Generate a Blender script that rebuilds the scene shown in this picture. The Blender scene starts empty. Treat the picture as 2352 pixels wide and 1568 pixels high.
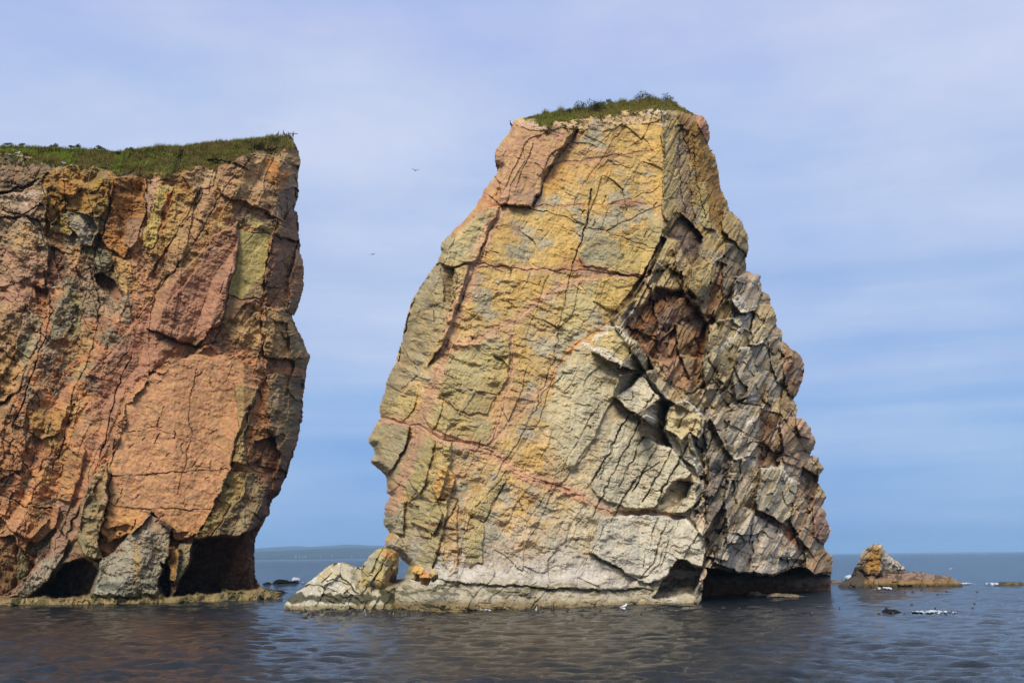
import bpy, math, random
import numpy as np
from mathutils import Vector, Matrix
sc = bpy.context.scene
COL = sc.collection
R_ = math.radians

# ------------------------------------------------------------------ camera
W0, H0, FPX = 2352.0, 1568.0, 2600.0      # working pixel grid of the photograph and focal length in it
HC = 5.0
PITCH, ROLL = math.atan(493/FPX), R_(-0.6)
cd = bpy.data.cameras.new('camera'); cam = bpy.data.objects.new('camera', cd); COL.objects.link(cam)
cam.location = (0, 0, HC)
cam.matrix_world = Matrix.Translation((0, 0, HC)) @ Matrix.Rotation(math.pi/2+PITCH, 4, 'X') @ Matrix.Rotation(ROLL, 4, 'Z')
cd.sensor_width = 36; cd.lens = 36*FPX/W0; cd.clip_start = 0.5; cd.clip_end = 60000
sc.camera = cam
Mx = np.array(cam.matrix_world)[:3, :3]
# ------------------------------------------------------------------ sky, sun, exposure
SUN_EL, SUN_AZ = 42.0, 193.0              # azimuth clockwise from +Y (north): behind and left of the viewer
world = bpy.data.worlds.new('World'); sc.world = world; world.use_nodes = True
nt = world.node_tree; N = nt.nodes; L = nt.links; N.clear()
def nd(t, **k):
    n = N.new(t)
    for a, b in k.items(): setattr(n, a, b)
    return n
out = nd('ShaderNodeOutputWorld'); bg = nd('ShaderNodeBackground'); bg.inputs[1].default_value = 0.1
sky = nd('ShaderNodeTexSky', sky_type='NISHITA', sun_disc=False); sky.sun_elevation = R_(SUN_EL); sky.sun_rotation = R_(SUN_AZ)
sky.air_density = 1.0; sky.dust_density = 1.5; sky.ozone_density = 2.0
tc = nd('ShaderNodeTexCoord'); sep = nd('ShaderNodeSeparateXYZ'); L.new(tc.outputs['Generated'], sep.inputs[0])
mp = nd('ShaderNodeMapping'); mp.inputs['Scale'].default_value = (2.4, 2.4, 6.0); L.new(tc.outputs['Generated'], mp.inputs[0])
nz = nd('ShaderNodeTexNoise'); nz.inputs['Scale'].default_value = 1.3; nz.inputs['Detail'].default_value = 9; nz.inputs['Roughness'].default_value = 0.56
L.new(mp.outputs[0], nz.inputs['Vector'])
mp2 = nd('ShaderNodeMapping'); mp2.inputs['Scale'].default_value = (1.2, 1.2, 20.0); mp2.inputs['Location'].default_value = (3.1, 1.7, 0.4); L.new(tc.outputs['Generated'], mp2.inputs[0])
nz2 = nd('ShaderNodeTexNoise'); nz2.inputs['Scale'].default_value = 1.5; nz2.inputs['Detail'].default_value = 4; L.new(mp2.outputs[0], nz2.inputs['Vector'])
# elevation ramp of the cloud sheet
add = nd('ShaderNodeMath', operation='MULTIPLY_ADD'); L.new(nz2.outputs[0], add.inputs[0]); add.inputs[1].default_value = 0.32
sb = nd('ShaderNodeMath', operation='SUBTRACT'); L.new(sep.outputs[2], sb.inputs[0]); sb.inputs[1].default_value = 0.16
L.new(sb.outputs[0], add.inputs[2])
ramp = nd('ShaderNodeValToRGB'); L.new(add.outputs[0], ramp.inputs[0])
def lin(c):
    c = np.array(c, float)/255.0
    return np.where(c <= 0.04045, c/12.92, ((c+0.055)/1.055)**2.4)
stops = [(0.0, (124, 164, 214)), (0.05, (128, 167, 218)), (0.12, (150, 180, 222)), (0.22, (174, 193, 226)), (0.34, (188, 203, 232)), (0.46, (186, 198, 232)), (0.85, (204, 208, 220))]  # last stop lies above the view, greyed to keep shaded rock less blue
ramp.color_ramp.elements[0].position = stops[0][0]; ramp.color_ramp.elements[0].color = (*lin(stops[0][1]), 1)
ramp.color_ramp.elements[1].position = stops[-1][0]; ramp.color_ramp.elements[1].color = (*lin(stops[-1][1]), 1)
for p, c in stops[1:-1]:
    e = ramp.color_ramp.elements.new(p); e.color = (*lin(c), 1)
cr2 = nd('ShaderNodeValToRGB'); L.new(nz.outputs[0], cr2.inputs[0])
cr2.color_ramp.elements[0].position = 0.36; cr2.color_ramp.elements[0].color = (7.3, 7.8, 8.7, 1)
cr2.color_ramp.elements[1].position = 0.66; cr2.color_ramp.elements[1].color = (10.3, 9.6, 9.1, 1)
mul = nd('ShaderNodeMix', data_type='RGBA', blend_type='MULTIPLY'); mul.inputs[0].default_value = 1
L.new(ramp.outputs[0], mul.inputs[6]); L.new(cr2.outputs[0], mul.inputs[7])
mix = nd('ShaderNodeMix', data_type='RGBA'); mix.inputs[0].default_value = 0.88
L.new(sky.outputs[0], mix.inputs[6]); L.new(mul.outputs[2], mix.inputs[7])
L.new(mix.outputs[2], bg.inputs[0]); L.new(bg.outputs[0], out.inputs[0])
sd = bpy.data.lights.new('sun', 'SUN'); sd.energy = 3.2; sd.angle = R_(20); sd.color = (1.0, 0.93, 0.80)
sun = bpy.data.objects.new('sun', sd); COL.objects.link(sun)
sa, se = R_(SUN_AZ), R_(SUN_EL)
sdir = Vector((math.sin(sa)*math.cos(se), math.cos(sa)*math.cos(se), math.sin(se)))
sun.rotation_euler = sdir.to_track_quat('Z', 'Y').to_euler(); sun.location = (-60, -60, 90)
vs = sc.view_settings; vs.view_transform = 'Standard'; vs.look = 'None'; vs.exposure = 0.34; vs.gamma = 1; vs.use_curve_mapping = False
sc.render.engine = 'CYCLES'
sc.cycles.max_bounces = 5; sc.cycles.diffuse_bounces = 2; sc.cycles.glossy_bounces = 3; sc.cycles.volume_bounces = 0
sc.cycles.use_denoising = True; sc.cycles.denoising_prefilter = 'ACCURATE'; sc.cycles.sample_clamp_indirect = 4; sc.cycles.sample_clamp_direct = 12

# ------------------------------------------------------------------ helpers
def ray(px, py):
    px = np.asarray(px, float); py = np.asarray(py, float)
    return (px-W0/2)[..., None]*Mx[:, 0] + (H0/2-py)[..., None]*Mx[:, 1] - FPX*Mx[:, 2]
def at(px, py, Y):
    """world point seen in that direction at distance Y along the view axis of the place (world y)"""
    d = ray(px, py); t = np.asarray(Y, float)/d[..., 1]
    p = d*t[..., None]; p[..., 2] += HC
    return p
def water_Y(px, py, z=0.0):
    d = ray(px, py); return d[..., 1]*(z-HC)/d[..., 2]
def hsh(ix, iy, seed):
    n = (ix.astype(np.int64)*374761393 + iy.astype(np.int64)*668265263 + seed*982451653) & 0x7fffffff
    n = ((n ^ (n >> 13))*1274126177) & 0x7fffffff
    n = ((n ^ (n >> 15))*2246822519) & 0x7fffffff
    n = n ^ (n >> 16)
    return (n & 0xffffff)/float(0xffffff)
def vn(x, y, seed):
    ix = np.floor(x); iy = np.floor(y); fx = x-ix; fy = y-iy
    fx = fx*fx*fx*(fx*(fx*6-15)+10); fy = fy*fy*fy*(fy*(fy*6-15)+10)
    a = hsh(ix, iy, seed); b = hsh(ix+1, iy, seed); c = hsh(ix, iy+1, seed); d = hsh(ix+1, iy+1, seed)
    return (a*(1-fx)+b*fx)*(1-fy)+(c*(1-fx)+d*fx)*fy
def fbm(x, y, seed, octs=4, gain=0.5):
    s = np.zeros(np.shape(x)); a = 1.0; t = 0
    for o in range(octs):
        ca, sa_ = math.cos(o*1.1+.3), math.sin(o*1.1+.3)
        xx = (x*ca-y*sa_)*2**o; yy = (x*sa_+y*ca)*2**o
        s += a*(vn(xx+17.3*o, yy-9.1*o, seed+o)*2-1); t += a; a *= gain
    return s/t
def sst(x, a, b):
    t = np.clip((x-a)/(b-a), 0, 1); return t*t*(3-2*t)
def terr(n, k, sharp=0.22):
    t = n*k; f = np.floor(t); return (f + sst(t-f, 1-sharp, 1.0))/k
def rot(x, y, deg):
    a = R_(deg); return x*math.cos(a)+y*math.sin(a), -x*math.sin(a)+y*math.cos(a)
def worley(x, y, seed):
    ix = np.floor(x); iy = np.floor(y)
    f1 = np.full(x.shape, 9.); f2 = np.full(x.shape, 9.); idv = np.zeros(x.shape); cx = np.zeros(x.shape); cy = np.zeros(x.shape)
    for dx in (-1, 0, 1):
        for dy in (-1, 0, 1):
            jx = ix+dx; jy = iy+dy
            ox = jx+.1+.8*hsh(jx, jy, seed); oy = jy+.1+.8*hsh(jx, jy, seed+77)
            d = np.hypot(x-ox, y-oy); h = hsh(jx, jy, seed+151)
            n = d < f1
            f2 = np.where(n, f1, np.minimum(f2, d)); f1 = np.where(n, d, f1)
            idv = np.where(n, h, idv); cx = np.where(n, ox, cx); cy = np.where(n, oy, cy)
    return f1, f2, idv, x-cx, y-cy
def shards(px, py, ang, w, Ln, seed, warp=0.25):
    """brickwork of long splinters lying along the direction ang; height 0..1 with a saw-tooth across, and edge distance"""
    u, v = rot(px, py, ang)
    v = v + w*warp*2*fbm(u/(Ln*.8), v/(w*2), seed+5, 3)
    lay = np.floor(v/w); fv = v/w-lay
    uo = u/Ln*(0.7+.6*hsh(lay, lay*0, seed)) + 7*hsh(lay, lay*0+3, seed)
    uo = uo + .25*fbm(v/w*.7, u/Ln, seed+9, 2)
    bk = np.floor(uo); fu = uo-bk
    h = hsh(lay, bk, seed+31); s = hsh(lay, bk, seed+57)-.5
    e = np.minimum(np.minimum(fv, 1-fv)*w, np.minimum(fu, 1-fu)*Ln)
    return h + s*(fv-.5)*1.3 + (hsh(lay, bk, seed+91)-.5)*(fu-.5)*.8, e, hsh(lay, bk, seed+131)
def inpoly(px, py, poly):
    m = np.zeros(px.shape, bool); P = np.array(poly, float); n = len(P); j = n-1
    for i in range(n):
        xi, yi = P[i]; xj, yj = P[j]
        if yi != yj:
            c = ((yi > py) != (yj > py)) & (px < (xj-xi)*(py-yi)/(yj-yi)+xi); m ^= c
        j = i
    return m
def pdist(px, py, pts, closed=False):
    P = np.array(pts, float)[:, :2]; n = len(P); d2 = np.full(px.shape, 1e12)
    for i in range(n if closed else n-1):
        a = P[i]; b = P[(i+1) % n]; ab = b-a; l2 = max(ab@ab, 1e-9)
        t = np.clip(((px-a[0])*ab[0]+(py-a[1])*ab[1])/l2, 0, 1)
        d2 = np.minimum(d2, (px-a[0]-t*ab[0])**2+(py-a[1]-t*ab[1])**2)
    return np.sqrt(d2)
def itp(x, pts):
    P = np.array(sorted(pts), float); return np.interp(x, P[:, 0], P[:, 1])
ALB = 0.88
def C(r, g, b):
    c = lin((r, g, b))*ALB; m = c.mean(); return c*.92+m*.08

def mk_mesh(name, verts, faces4=None, faces3=None, col=None, mat=None, parent=None, smooth=False):
    me = bpy.data.meshes.new(name)
    v = np.asarray(verts, np.float32); me.vertices.add(len(v)); me.vertices.foreach_set('co', v.ravel())
    loops = []; tot = []
    if faces4 is not None and len(faces4): loops.append(np.asarray(faces4, np.int32).ravel()); tot.append(np.full(len(faces4), 4, np.int32))
    if faces3 is not None and len(faces3): loops.append(np.asarray(faces3, np.int32).ravel()); tot.append(np.full(len(faces3), 3, np.int32))
    loops = np.concatenate(loops); tot = np.concatenate(tot)
    me.loops.add(len(loops)); me.loops.foreach_set('vertex_index', loops)
    me.polygons.add(len(tot)); me.polygons.foreach_set('loop_start', np.concatenate([[0], np.cumsum(tot)[:-1]]).astype(np.int32))
    me.polygons.foreach_set('use_smooth', np.full(len(tot), smooth, bool))
    me.update(calc_edges=True)
    if col is not None:
        ca = me.color_attributes.new('Col', 'FLOAT_COLOR', 'POINT')
        c = np.ones((len(v), 4), np.float32); c[:, :col.shape[1]] = col; ca.data.foreach_set('color', c.ravel())
    if mat: me.materials.append(mat)
    o = bpy.data.objects.new(name, me); COL.objects.link(o)
    if parent: o.parent = parent
    return o
def empty(name, loc=(0, 0, 0)):
    o = bpy.data.objects.new(name, None); COL.objects.link(o); o.location = loc; return o
def tag(o, label=None, cat=None, group=None, kind=None):
    if label: o['label'] = label
    if cat: o['category'] = cat
    if group: o['group'] = group
    if kind: o['kind'] = kind
    return o

# ------------------------------------------------------------------ materials
def new_mat(name):
    m = bpy.data.materials.new(name); m.use_nodes = True; return m, m.node_tree.nodes, m.node_tree.links, m.node_tree.nodes['Principled BSDF']
def mat_rock():
    m, n, l, b = new_mat('weathered_rock')
    a = n.new('ShaderNodeVertexColor'); a.layer_name = 'Col'
    t = n.new('ShaderNodeTexCoord')
    z = n.new('ShaderNodeTexNoise'); z.inputs['Scale'].default_value = 1.7; z.inputs['Detail'].default_value = 9; z.inputs['Roughness'].default_value = .7
    l.new(t.outputs['Object'], z.inputs['Vector'])
    r = n.new('ShaderNodeMapRange'); r.inputs[1].default_value = .3; r.inputs[2].default_value = .7; r.inputs[3].default_value = .80; r.inputs[4].default_value = 1.2
    l.new(z.outputs[0], r.inputs[0])
    mx = n.new('ShaderNodeMix'); mx.data_type = 'RGBA'; mx.blend_type = 'MULTIPLY'; mx.inputs[0].default_value = 1
    l.new(a.outputs[0], mx.inputs[6]); l.new(r.outputs[0], mx.inputs[7]); l.new(mx.outputs[2], b.inputs['Base Color'])
    rr = n.new('ShaderNodeMapRange'); rr.inputs[3].default_value = .35; rr.inputs[4].default_value = .93; l.new(a.outputs[1], rr.inputs[0]); l.new(rr.outputs[0], b.inputs['Roughness'])
    b.inputs['Specular IOR Level'].default_value = .3
    bp = n.new('ShaderNodeBump'); bp.inputs['Strength'].default_value = .5; bp.inputs['Distance'].default_value = .12
    l.new(z.outputs[0], bp.inputs['Height']); l.new(bp.outputs[0], b.inputs['Normal'])
    return m
def mat_attr(name, rough=.8, var=.25, trans=0):
    m, n, l, b = new_mat(name)
    a = n.new('ShaderNodeVertexColor'); a.layer_name = 'Col'
    l.new(a.outputs[0], b.inputs['Base Color']); b.inputs['Roughness'].default_value = rough; b.inputs['Specular IOR Level'].default_value = .2
    return m
def mat_plain(name, c, rough=.7, var=.3, scale=6.):
    m, n, l, b = new_mat(name)
    z = n.new('ShaderNodeTexNoise'); z.inputs['Scale'].default_value = scale; z.inputs['Detail'].default_value = 4
    t = n.new('ShaderNodeTexCoord'); l.new(t.outputs['Object'], z.inputs['Vector'])
    cr = n.new('ShaderNodeValToRGB'); l.new(z.outputs[0], cr.inputs[0])
    cr.color_ramp.elements[0].position = .3; cr.color_ramp.elements[1].position = .7
    cr.color_ramp.elements[0].color = (*[max(0, v*(1-var)) for v in c], 1); cr.color_ramp.elements[1].color = (*[min(1, v*(1+var)) for v in c], 1)
    l.new(cr.outputs[0], b.inputs['Base Color']); b.inputs['Roughness'].default_value = rough
    return m
ROCK = mat_rock(); LEAF = mat_attr('leafy_growth', .75)

# ------------------------------------------------------------------ relief builder
class Relief:
    """A rock face: a dense sheet of real depth over an outline, closed by flanks and a back."""
    def __init__(s, outline, step, jag=2.0, seed=1, clip=None):
        P = np.array(outline, float); s.outline = P
        x0, y0 = P.min(0)-2*step; x1, y1 = P.max(0)+2*step
        s.px, s.py = np.meshgrid(np.arange(x0, x1, step), np.arange(y0, y1, step)); s.seed = seed
        jx = jag*fbm(s.px/14, s.py/14, seed+900, 3)*2; jy = jag*fbm(s.px/14, s.py/14, seed+950, 3)*2
        s.mask = inpoly(s.px+jx, s.py+jy, P)
        s.ed = pdist(s.px+jx, s.py+jy, P, True)
        s.wx = s.px + 5*fbm(s.px/22, s.py/22, seed+1, 4)*1.3
        s.wy = s.py + 5*fbm(s.px/22, s.py/22, seed+2, 4)*1.3
        s.Y = np.zeros(s.px.shape); s.col = np.zeros(s.px.shape+(3,)); s.rough = np.ones(s.px.shape)
        s.reg = np.zeros(s.px.shape, int); s.names = {}
    def box(s, pts, pad):
        P = np.array(pts)[:, :2]; x0, y0 = P.min(0)-pad; x1, y1 = P.max(0)+pad
        st = s.px[0, 1]-s.px[0, 0]
        i0 = max(0, int((y0-s.py[0, 0])/st)); i1 = min(s.px.shape[0], int((y1-s.py[0, 0])/st)+2)
        j0 = max(0, int((x0-s.px[0, 0])/st)); j1 = min(s.px.shape[1], int((x1-s.px[0, 0])/st)+2)
        return slice(i0, max(i0, i1)), slice(j0, max(j0, j1))
    def poly(s, pts, out=0, g=(0, 0), col=None, k=.85, soft=2.5, part=None, label=None, bulge=0, wet=None, mot=.5):
        """move a traced patch: out = metres towards the sea, g = slope (m per px), col = colour, soft = edge width"""
        b = s.box(pts, 14+soft); 
        if s.px[b].size == 0: return
        wx, wy = s.wx[b], s.wy[b]
        m = inpoly(wx, wy, pts); d = pdist(wx, wy, pts, True); sd_ = np.where(m, d, -d)
        w = sst(sd_, -soft*.5, soft*.5)
        c = np.array(pts, float).mean(0)
        s.Y[b] += w*(-out + g[0]*(s.px[b]-c[0]) + g[1]*(s.py[b]-c[1]))
        if bulge: s.Y[b] -= np.where(m, bulge*(1-np.exp(-d/12.)), 0)
        if col is not None:
            cw = sst(sd_, -4, 4)*k*np.clip(.8+mot*fbm(s.px[b]/9, s.py[b]/9, s.seed+int(c[0]), 4), 0, 1)
            s.col[b] = s.col[b]*(1-cw[..., None]) + C(*col)*cw[..., None]
        if wet is not None: s.rough[b] = s.rough[b]*(1-w)+wet*w
        if part:
            i = len(s.names)+1; s.names[i] = (part, label); r = s.reg[b]; r[m & (sd_ > 0)] = i; s.reg[b] = r
    def line(s, pts, w=3, depth=.5, col=None, k=.8, cw=None, rag=1.0):
        cw = (cw or w*1.6)*.85; k = k*.75
        b = s.box(pts, max(w, cw)*2+12)
        if s.px[b].size == 0: return
        d = pdist(s.px[b]*(1-rag)+s.wx[b]*rag, s.py[b]*(1-rag)+s.wy[b]*rag, pts)
        br = .55+.6*fbm(s.px[b]/25, s.py[b]/25, s.seed+int(pts[0][0]), 3)
        s.Y[b] += depth*(1-sst(d, w*.25, w))*np.clip(br*1.4, .15, 1.3)
        if col is not None:
            q = (1-sst(d+cw*.5*fbm(s.px[b]/6, s.py[b]/6, s.seed+3, 3), cw*.35, cw))*k
            s.col[b] = s.col[b]*(1-q[..., None]) + C(*col)*q[..., None]
    def blob(s, col, m):
        m = np.clip(m, 0, 1)[..., None]; s.col = s.col*(1-m)+C(*col)*m
    def build(s, name, parent, body_label=None, back=25., shrink=.35, label=None, lean=0.):
        s.lean = lean
        P = at(s.px, s.py, s.Y); ny, nx = s.px.shape
        idx = np.arange(ny*nx).reshape(ny, nx)
        q = s.mask[:-1, :-1] & s.mask[1:, :-1] & s.mask[:-1, 1:] & s.mask[1:, 1:]
        quads = np.stack([idx[:-1, :-1], idx[1:, :-1], idx[1:, 1:], idx[:-1, 1:]], -1)[q]
        rq = s.reg[:-1, :-1][q]
        V = P.reshape(-1, 3); K = np.concatenate([s.col.reshape(-1, 3), s.rough.reshape(-1, 1)], 1)
        cen = V[quads.ravel()].mean(0); res = []
        # outer boundary of the whole rock
        allb = s._bedges(quads)
        for i in [0]+sorted(s.names):
            f = quads[rq == i]
            if len(f) < 6: continue
            be = s._bedges(f)
            used, inv = np.unique(f, return_inverse=True); f2 = inv.reshape(f.shape)
            vv = V[used]; kk = K[used]
            mp_ = {int(a): j for j, a in enumerate(used)}
            if i == 0:
                outer = set(map(tuple, allb.tolist())); e_out = [e for e in be.tolist() if tuple(e) in outer]
                e_in = [e for e in be.tolist() if tuple(e) not in outer]
                nm, lb = name, body_label
                fl, nv, nk = s._skirt(vv, kk, [[mp_[a], mp_[b]] for a, b in e_out], back, shrink, cen, 9)
                vv2 = np.concatenate([vv, nv]); kk2 = np.concatenate([kk, nk]); ff = np.concatenate([f2, fl]) if len(fl) else f2
                if e_in:
                    fl2, nv2, nk2 = s._flank(vv2, kk2, [[mp_[a], mp_[b]] for a, b in e_in], 1.2)
                    vv2 = np.concatenate([vv2, nv2]); kk2 = np.concatenate([kk2, nk2]); ff = np.concatenate([ff, fl2])
            else:
                nm, lb = s.names[i]
                fl, nv, nk = s._flank(vv, kk, [[mp_[a], mp_[b]] for a, b in be.tolist()], 1.5)
                vv2 = np.concatenate([vv, nv]); kk2 = np.concatenate([kk, nk]); ff = np.concatenate([f2, fl])
            o = mk_mesh(nm, vv2, ff, None, kk2, ROCK, parent)
            # second channel: roughness in alpha
            if lb: o['label'] = lb
            res.append(o)
        return res
    @staticmethod
    def _bedges(f):
        e = np.concatenate([f[:, [0, 1]], f[:, [1, 2]], f[:, [2, 3]], f[:, [3, 0]]])
        a = np.sort(e, 1); key = a[:, 0].astype(np.int64)*(1 << 32)+a[:, 1]
        u, first, cnt = np.unique(key, return_index=True, return_counts=True)
        return e[first[cnt == 1]]
    @staticmethod
    def _flank(V, K, edges, d):
        E = np.array(edges); ids = np.unique(E); n0 = len(V); mp_ = {int(a): n0+j for j, a in enumerate(ids)}
        nv = V[ids].copy(); nv[:, 1] += d; nk = K[ids]
        fl = np.array([[b, a, mp_[a], mp_[b]] for a, b in E.tolist()], int)
        return fl, nv, nk
    def _skirt(s, V, K, edges, back, shrink, cen, n):
        E = np.array(edges); ids = np.unique(E); base = V[ids]; kb = K[ids]; n0 = len(V)
        pos = {int(a): j for j, a in enumerate(ids)}; m = len(ids); nv = []; nk = []; fl = []
        jj = np.array([[pos[a], pos[b]] for a, b in E.tolist()])
        prev = ids[jj]
        for k in range(1, n+1):
            t = k/n; q = base.copy(); q[:, 1] += back*t
            sh = 1-shrink*t**1.3
            q[:, 0] = cen[0]+(q[:, 0]-cen[0])*sh + s.lean*back*t
            q[:, 2] = np.where(q[:, 2] > 0, q[:, 2]*(1-.5*shrink*t**2), q[:, 2])
            q[:, 0] += .9*fbm(q[:, 1]*.35, q[:, 2]*.35, 40, 3); q[:, 2] += .5*fbm(q[:, 0]*.35, q[:, 1]*.35, 41, 3)*(q[:, 2] > 1)
            nv.append(q); nk.append(kb)
            cur = n0+(k-1)*m+jj
            fl.append(np.stack([prev[:, 1], prev[:, 0], cur[:, 0], cur[:, 1]], 1)); prev = cur
        c = nv[-1].mean(0); nv.append(c[None]); nk.append(kb.mean(0)[None]); ci = n0+n*m
        fl.append(np.stack([prev[:, 1], prev[:, 0], np.full(len(E), ci), np.full(len(E), ci)], 1)[:0])
        tri = np.stack([prev[:, 1], prev[:, 0], np.full(len(E), ci)], 1)
        s._tri = tri
        # close the back with narrow quads ending near the middle
        ring = nv[-2]*.12+c*.88; nv.insert(-1, ring); nk.insert(-1, kb)
        cur = n0+n*m+jj; fl.append(np.stack([prev[:, 1], prev[:, 0], cur[:, 0], cur[:, 1]], 1))
        return np.concatenate(fl), np.concatenate(nv), np.concatenate(nk)

# ------------------------------------------------------------------ the great sea stack
stack_out = [(1199,269),(1178,279),(1167,305),(1155,319),(1138,342),(1136,370),(1144,381),(1138,402),(1110,437),(1089,479),(1073,497),(1031,539),(1013,557),(1013,576),
 (1001,604),(978,637),(953,676),(941,700),(933,731),(926,760),(923,778),(910,827),(888,871),(885,894),(871,929),(871,947),(875,957),(862,972),(846,1005),(846,1017),(858,1027),(859,1042),(850,1061),
 (886,1092),(887,1129),(895,1138),(882,1165),(879,1205),(893,1221),(882,1240),(881,1259),(893,1266),(913,1274),(923,1287),(937,1299),(926,1327),(893,1331),(878,1345),(868,1400),(868,1440),
 (1640,1440),(1760,1420),(1925,1420),(1911,1352),(1909,1311),(1916,1279),(1899,1264),(1893,1252),(1907,1230),(1906,1210),(1899,1193),(1898,1176),(1888,1163),(1897,1143),(1897,1129),(1878,1107),(1885,1087),(1893,1077),
 (1888,1067),(1877,1048),(1863,1044),(1873,1020),(1874,1010),(1861,981),(1848,962),(1829,960),(1833,933),(1825,917),(1845,875),(1848,836),(1838,814),(1815,797),(1799,782),(1799,762),(1783,743),(1783,723),(1772,698),
 (1767,675),(1751,667),(1747,633),(1731,626),(1714,621),(1715,590),(1720,572),(1720,539),(1712,526),(1704,506),(1677,483),(1670,462),(1657,437),(1652,402),(1643,360),(1627,331),(1631,303),(1624,275),(1613,266),
 (1585,256),(1553,246),(1539,238),(1497,236),(1455,240),(1402,246),(1370,250),(1321,258),(1286,262),(1248,268)]
S = Relief(stack_out, 1.75, 1.6, 11)
px, py, wx, wy = S.px, S.py, S.wx, S.wy
# foot line of the front and of the side -> how far each part stands
foot = [(868,1392),(1015,1399),(1332,1388),(1505,1380),(1627,1376)]
Yfr = water_Y(px, itp(px, foot))
Yf = np.minimum(Yfr, 126) + 0.0125*np.clip(1390-py, 0, 1200)
Yf += 0.020*np.clip(1000-px, 0, 200)*(1+.4*np.clip((1100-py)/600, 0, 1))
xA = np.interp(py, [230,330,500,560,640,700,735,790,880,915,962,1010,1085,1110,1170,1235,1300,1370,1440], [1524,1524,1524,1512,1478,1440,1402,1440,1500,1528,1612,1590,1600,1618,1590,1618,1612,1600,1640])
dA = px-xA + 3*fbm(px/15, py/15, 5, 3) + 22*fbm(px/60, py/38, 6, 3)*sst(py, 880, 960)
xs = np.interp(py, [230,500,735,1000,1370], [1524,1530,1560,1600,1620])   # smoothed corner for the side
Yar = np.minimum(water_Y(xs, itp(xs, foot)), 126) + .0125*np.clip(1390-py, 0, 1200)
ds = px-xs; Yside = Yar + .6 + .062*np.clip(ds, -60, 140) + .12*np.clip(ds-140, 0, 400) - 1.5*(1-sst(py, 1200, 1350))*0
inner = sst(dA, -2, 3)
side = inner
S.Y = Yf*(1-inner) + Yside*inner
# colours of the bare rock
yy = py + 30*fbm(px/90, py/90, 21, 4)
def ramp_col(t, stops_):
    t = np.clip(t, stops_[0][0], stops_[-1][0]); xs_ = [a for a, _ in stops_]; c = np.array([C(*b) for _, b in stops_])
    return np.stack([np.interp(t, xs_, c[:, i]) for i in range(3)], -1)
S.col = ramp_col(yy, [(230,(202,167,98)),(600,(198,165,98)),(800,(194,164,106)),(1000,(196,164,110)),(1180,(196,167,120)),(1290,(184,168,144)),(1330,(182,170,152)),(1400,(150,138,112))])
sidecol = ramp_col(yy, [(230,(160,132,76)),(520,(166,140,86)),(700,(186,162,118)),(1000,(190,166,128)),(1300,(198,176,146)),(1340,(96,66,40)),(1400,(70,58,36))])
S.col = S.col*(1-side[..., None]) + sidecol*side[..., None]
n1 = fbm(wx/45, wy/45, 31, 5); n2 = fbm(wx/18, wy/18, 33, 4); n3 = fbm(px/120, py/120, 35, 3)
S.blob((206,164,78), (1-side)*sst(n1+.35*n2, .12, .45)*.6*(py < 1280))
S.blob((160,156,136), (1-side)*sst(-n1+.5*n2, .08, .42)*.7)
S.blob((190,140,96), (1-side)*sst(n3+.3*n2, .28, .5)*.45)
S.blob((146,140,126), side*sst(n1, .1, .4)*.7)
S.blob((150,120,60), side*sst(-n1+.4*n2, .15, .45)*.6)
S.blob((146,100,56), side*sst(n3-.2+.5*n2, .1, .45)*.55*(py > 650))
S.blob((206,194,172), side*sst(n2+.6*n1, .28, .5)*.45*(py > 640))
greyz = (1-side)*sst(py+.85*(px-1320)+60*n1, 830, 960)*(py > 740)*sst(px, 1230, 1340); S.blob((196,182,150), greyz*.62)
# mottled fabric of the stone
n5 = fbm(px/4.5, py/4.5, 37, 3); S.col *= (1+.22*n5)[..., None]

# ---- traced patches: (points, options)
P = S.poly
P([(1180,283),(1250,280),(1325,288),(1292,338),(1247,398),(1235,450),(1222,477),(1192,470),(1150,466),(1150,420),(1138,402),(1144,381),(1136,370),(1138,342),(1158,318)], out=1.1, g=(-.004,0), col=(178,134,104), part='rock_buttress', soft=3)
P([(1325,300),(1345,300),(1285,400),(1262,430),(1245,418),(1290,350)], out=-.4, col=(160,118,84))
P([(1250,395),(1290,372),(1400,372),(1400,398),(1330,410),(1265,450),(1240,470)], out=0, col=(204,150,66), k=.6)
P([(1330,330),(1440,352),(1440,372),(1300,382)], col=(184,138,104), k=.55)
P([(1195,275),(1300,268),(1400,262),(1500,252),(1530,252),(1520,275),(1430,292),(1380,300),(1320,295),(1230,300),(1195,292)], out=.2, col=(196,168,140), k=.6, part='rubble_band')
P([(1013,560),(1031,540),(1080,498),(1120,478),(1150,470),(1120,530),(1095,600),(1040,612),(1003,604),(1013,576)], out=.9, col=(176,160,112), part='rock_slab')
P([(1031,539),(1089,480),(1110,437),(1150,405),(1165,470),(1130,478),(1085,505),(1040,545)], col=(176,118,84), k=.75)
P([(1000,606),(1042,616),(1052,640),(1030,720),(1000,790),(962,858),(912,828),(925,770),(935,728),(955,676),(980,637)], out=-.5, g=(-.012,0), col=(168,154,116), part='rock_slab')
P([(1010,608),(1042,616),(1050,650),(1040,700),(1022,690),(1015,640)], out=-.8, g=(.01,0), col=(120,98,64), k=.7)  # brown shade under the overhanging slab, painted into the colour
P([(912,828),(960,860),(935,880),(908,916),(884,896),(888,871)], out=.1, g=(-.008,0), col=(158,148,112), part='rock_slab')
P([(1042,616),(1078,612),(1065,660),(1035,740),(1010,800),(985,840),(1000,790),(1030,720)], out=1.3, col=(186,160,106), part='rock_slab')
P([(872,930),(888,898),(930,900),(950,880),(960,905),(950,940),(925,965),(875,955)], out=.4, col=(182,162,106), part='rock_block')
P([(848,1005),(863,972),(885,966),(942,975),(930,1020),(908,1062),(893,1092),(852,1062),(860,1042),(858,1027),(846,1017)], out=1.0, g=(-.012,0), col=(168,158,120), part='rock_block')
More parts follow.
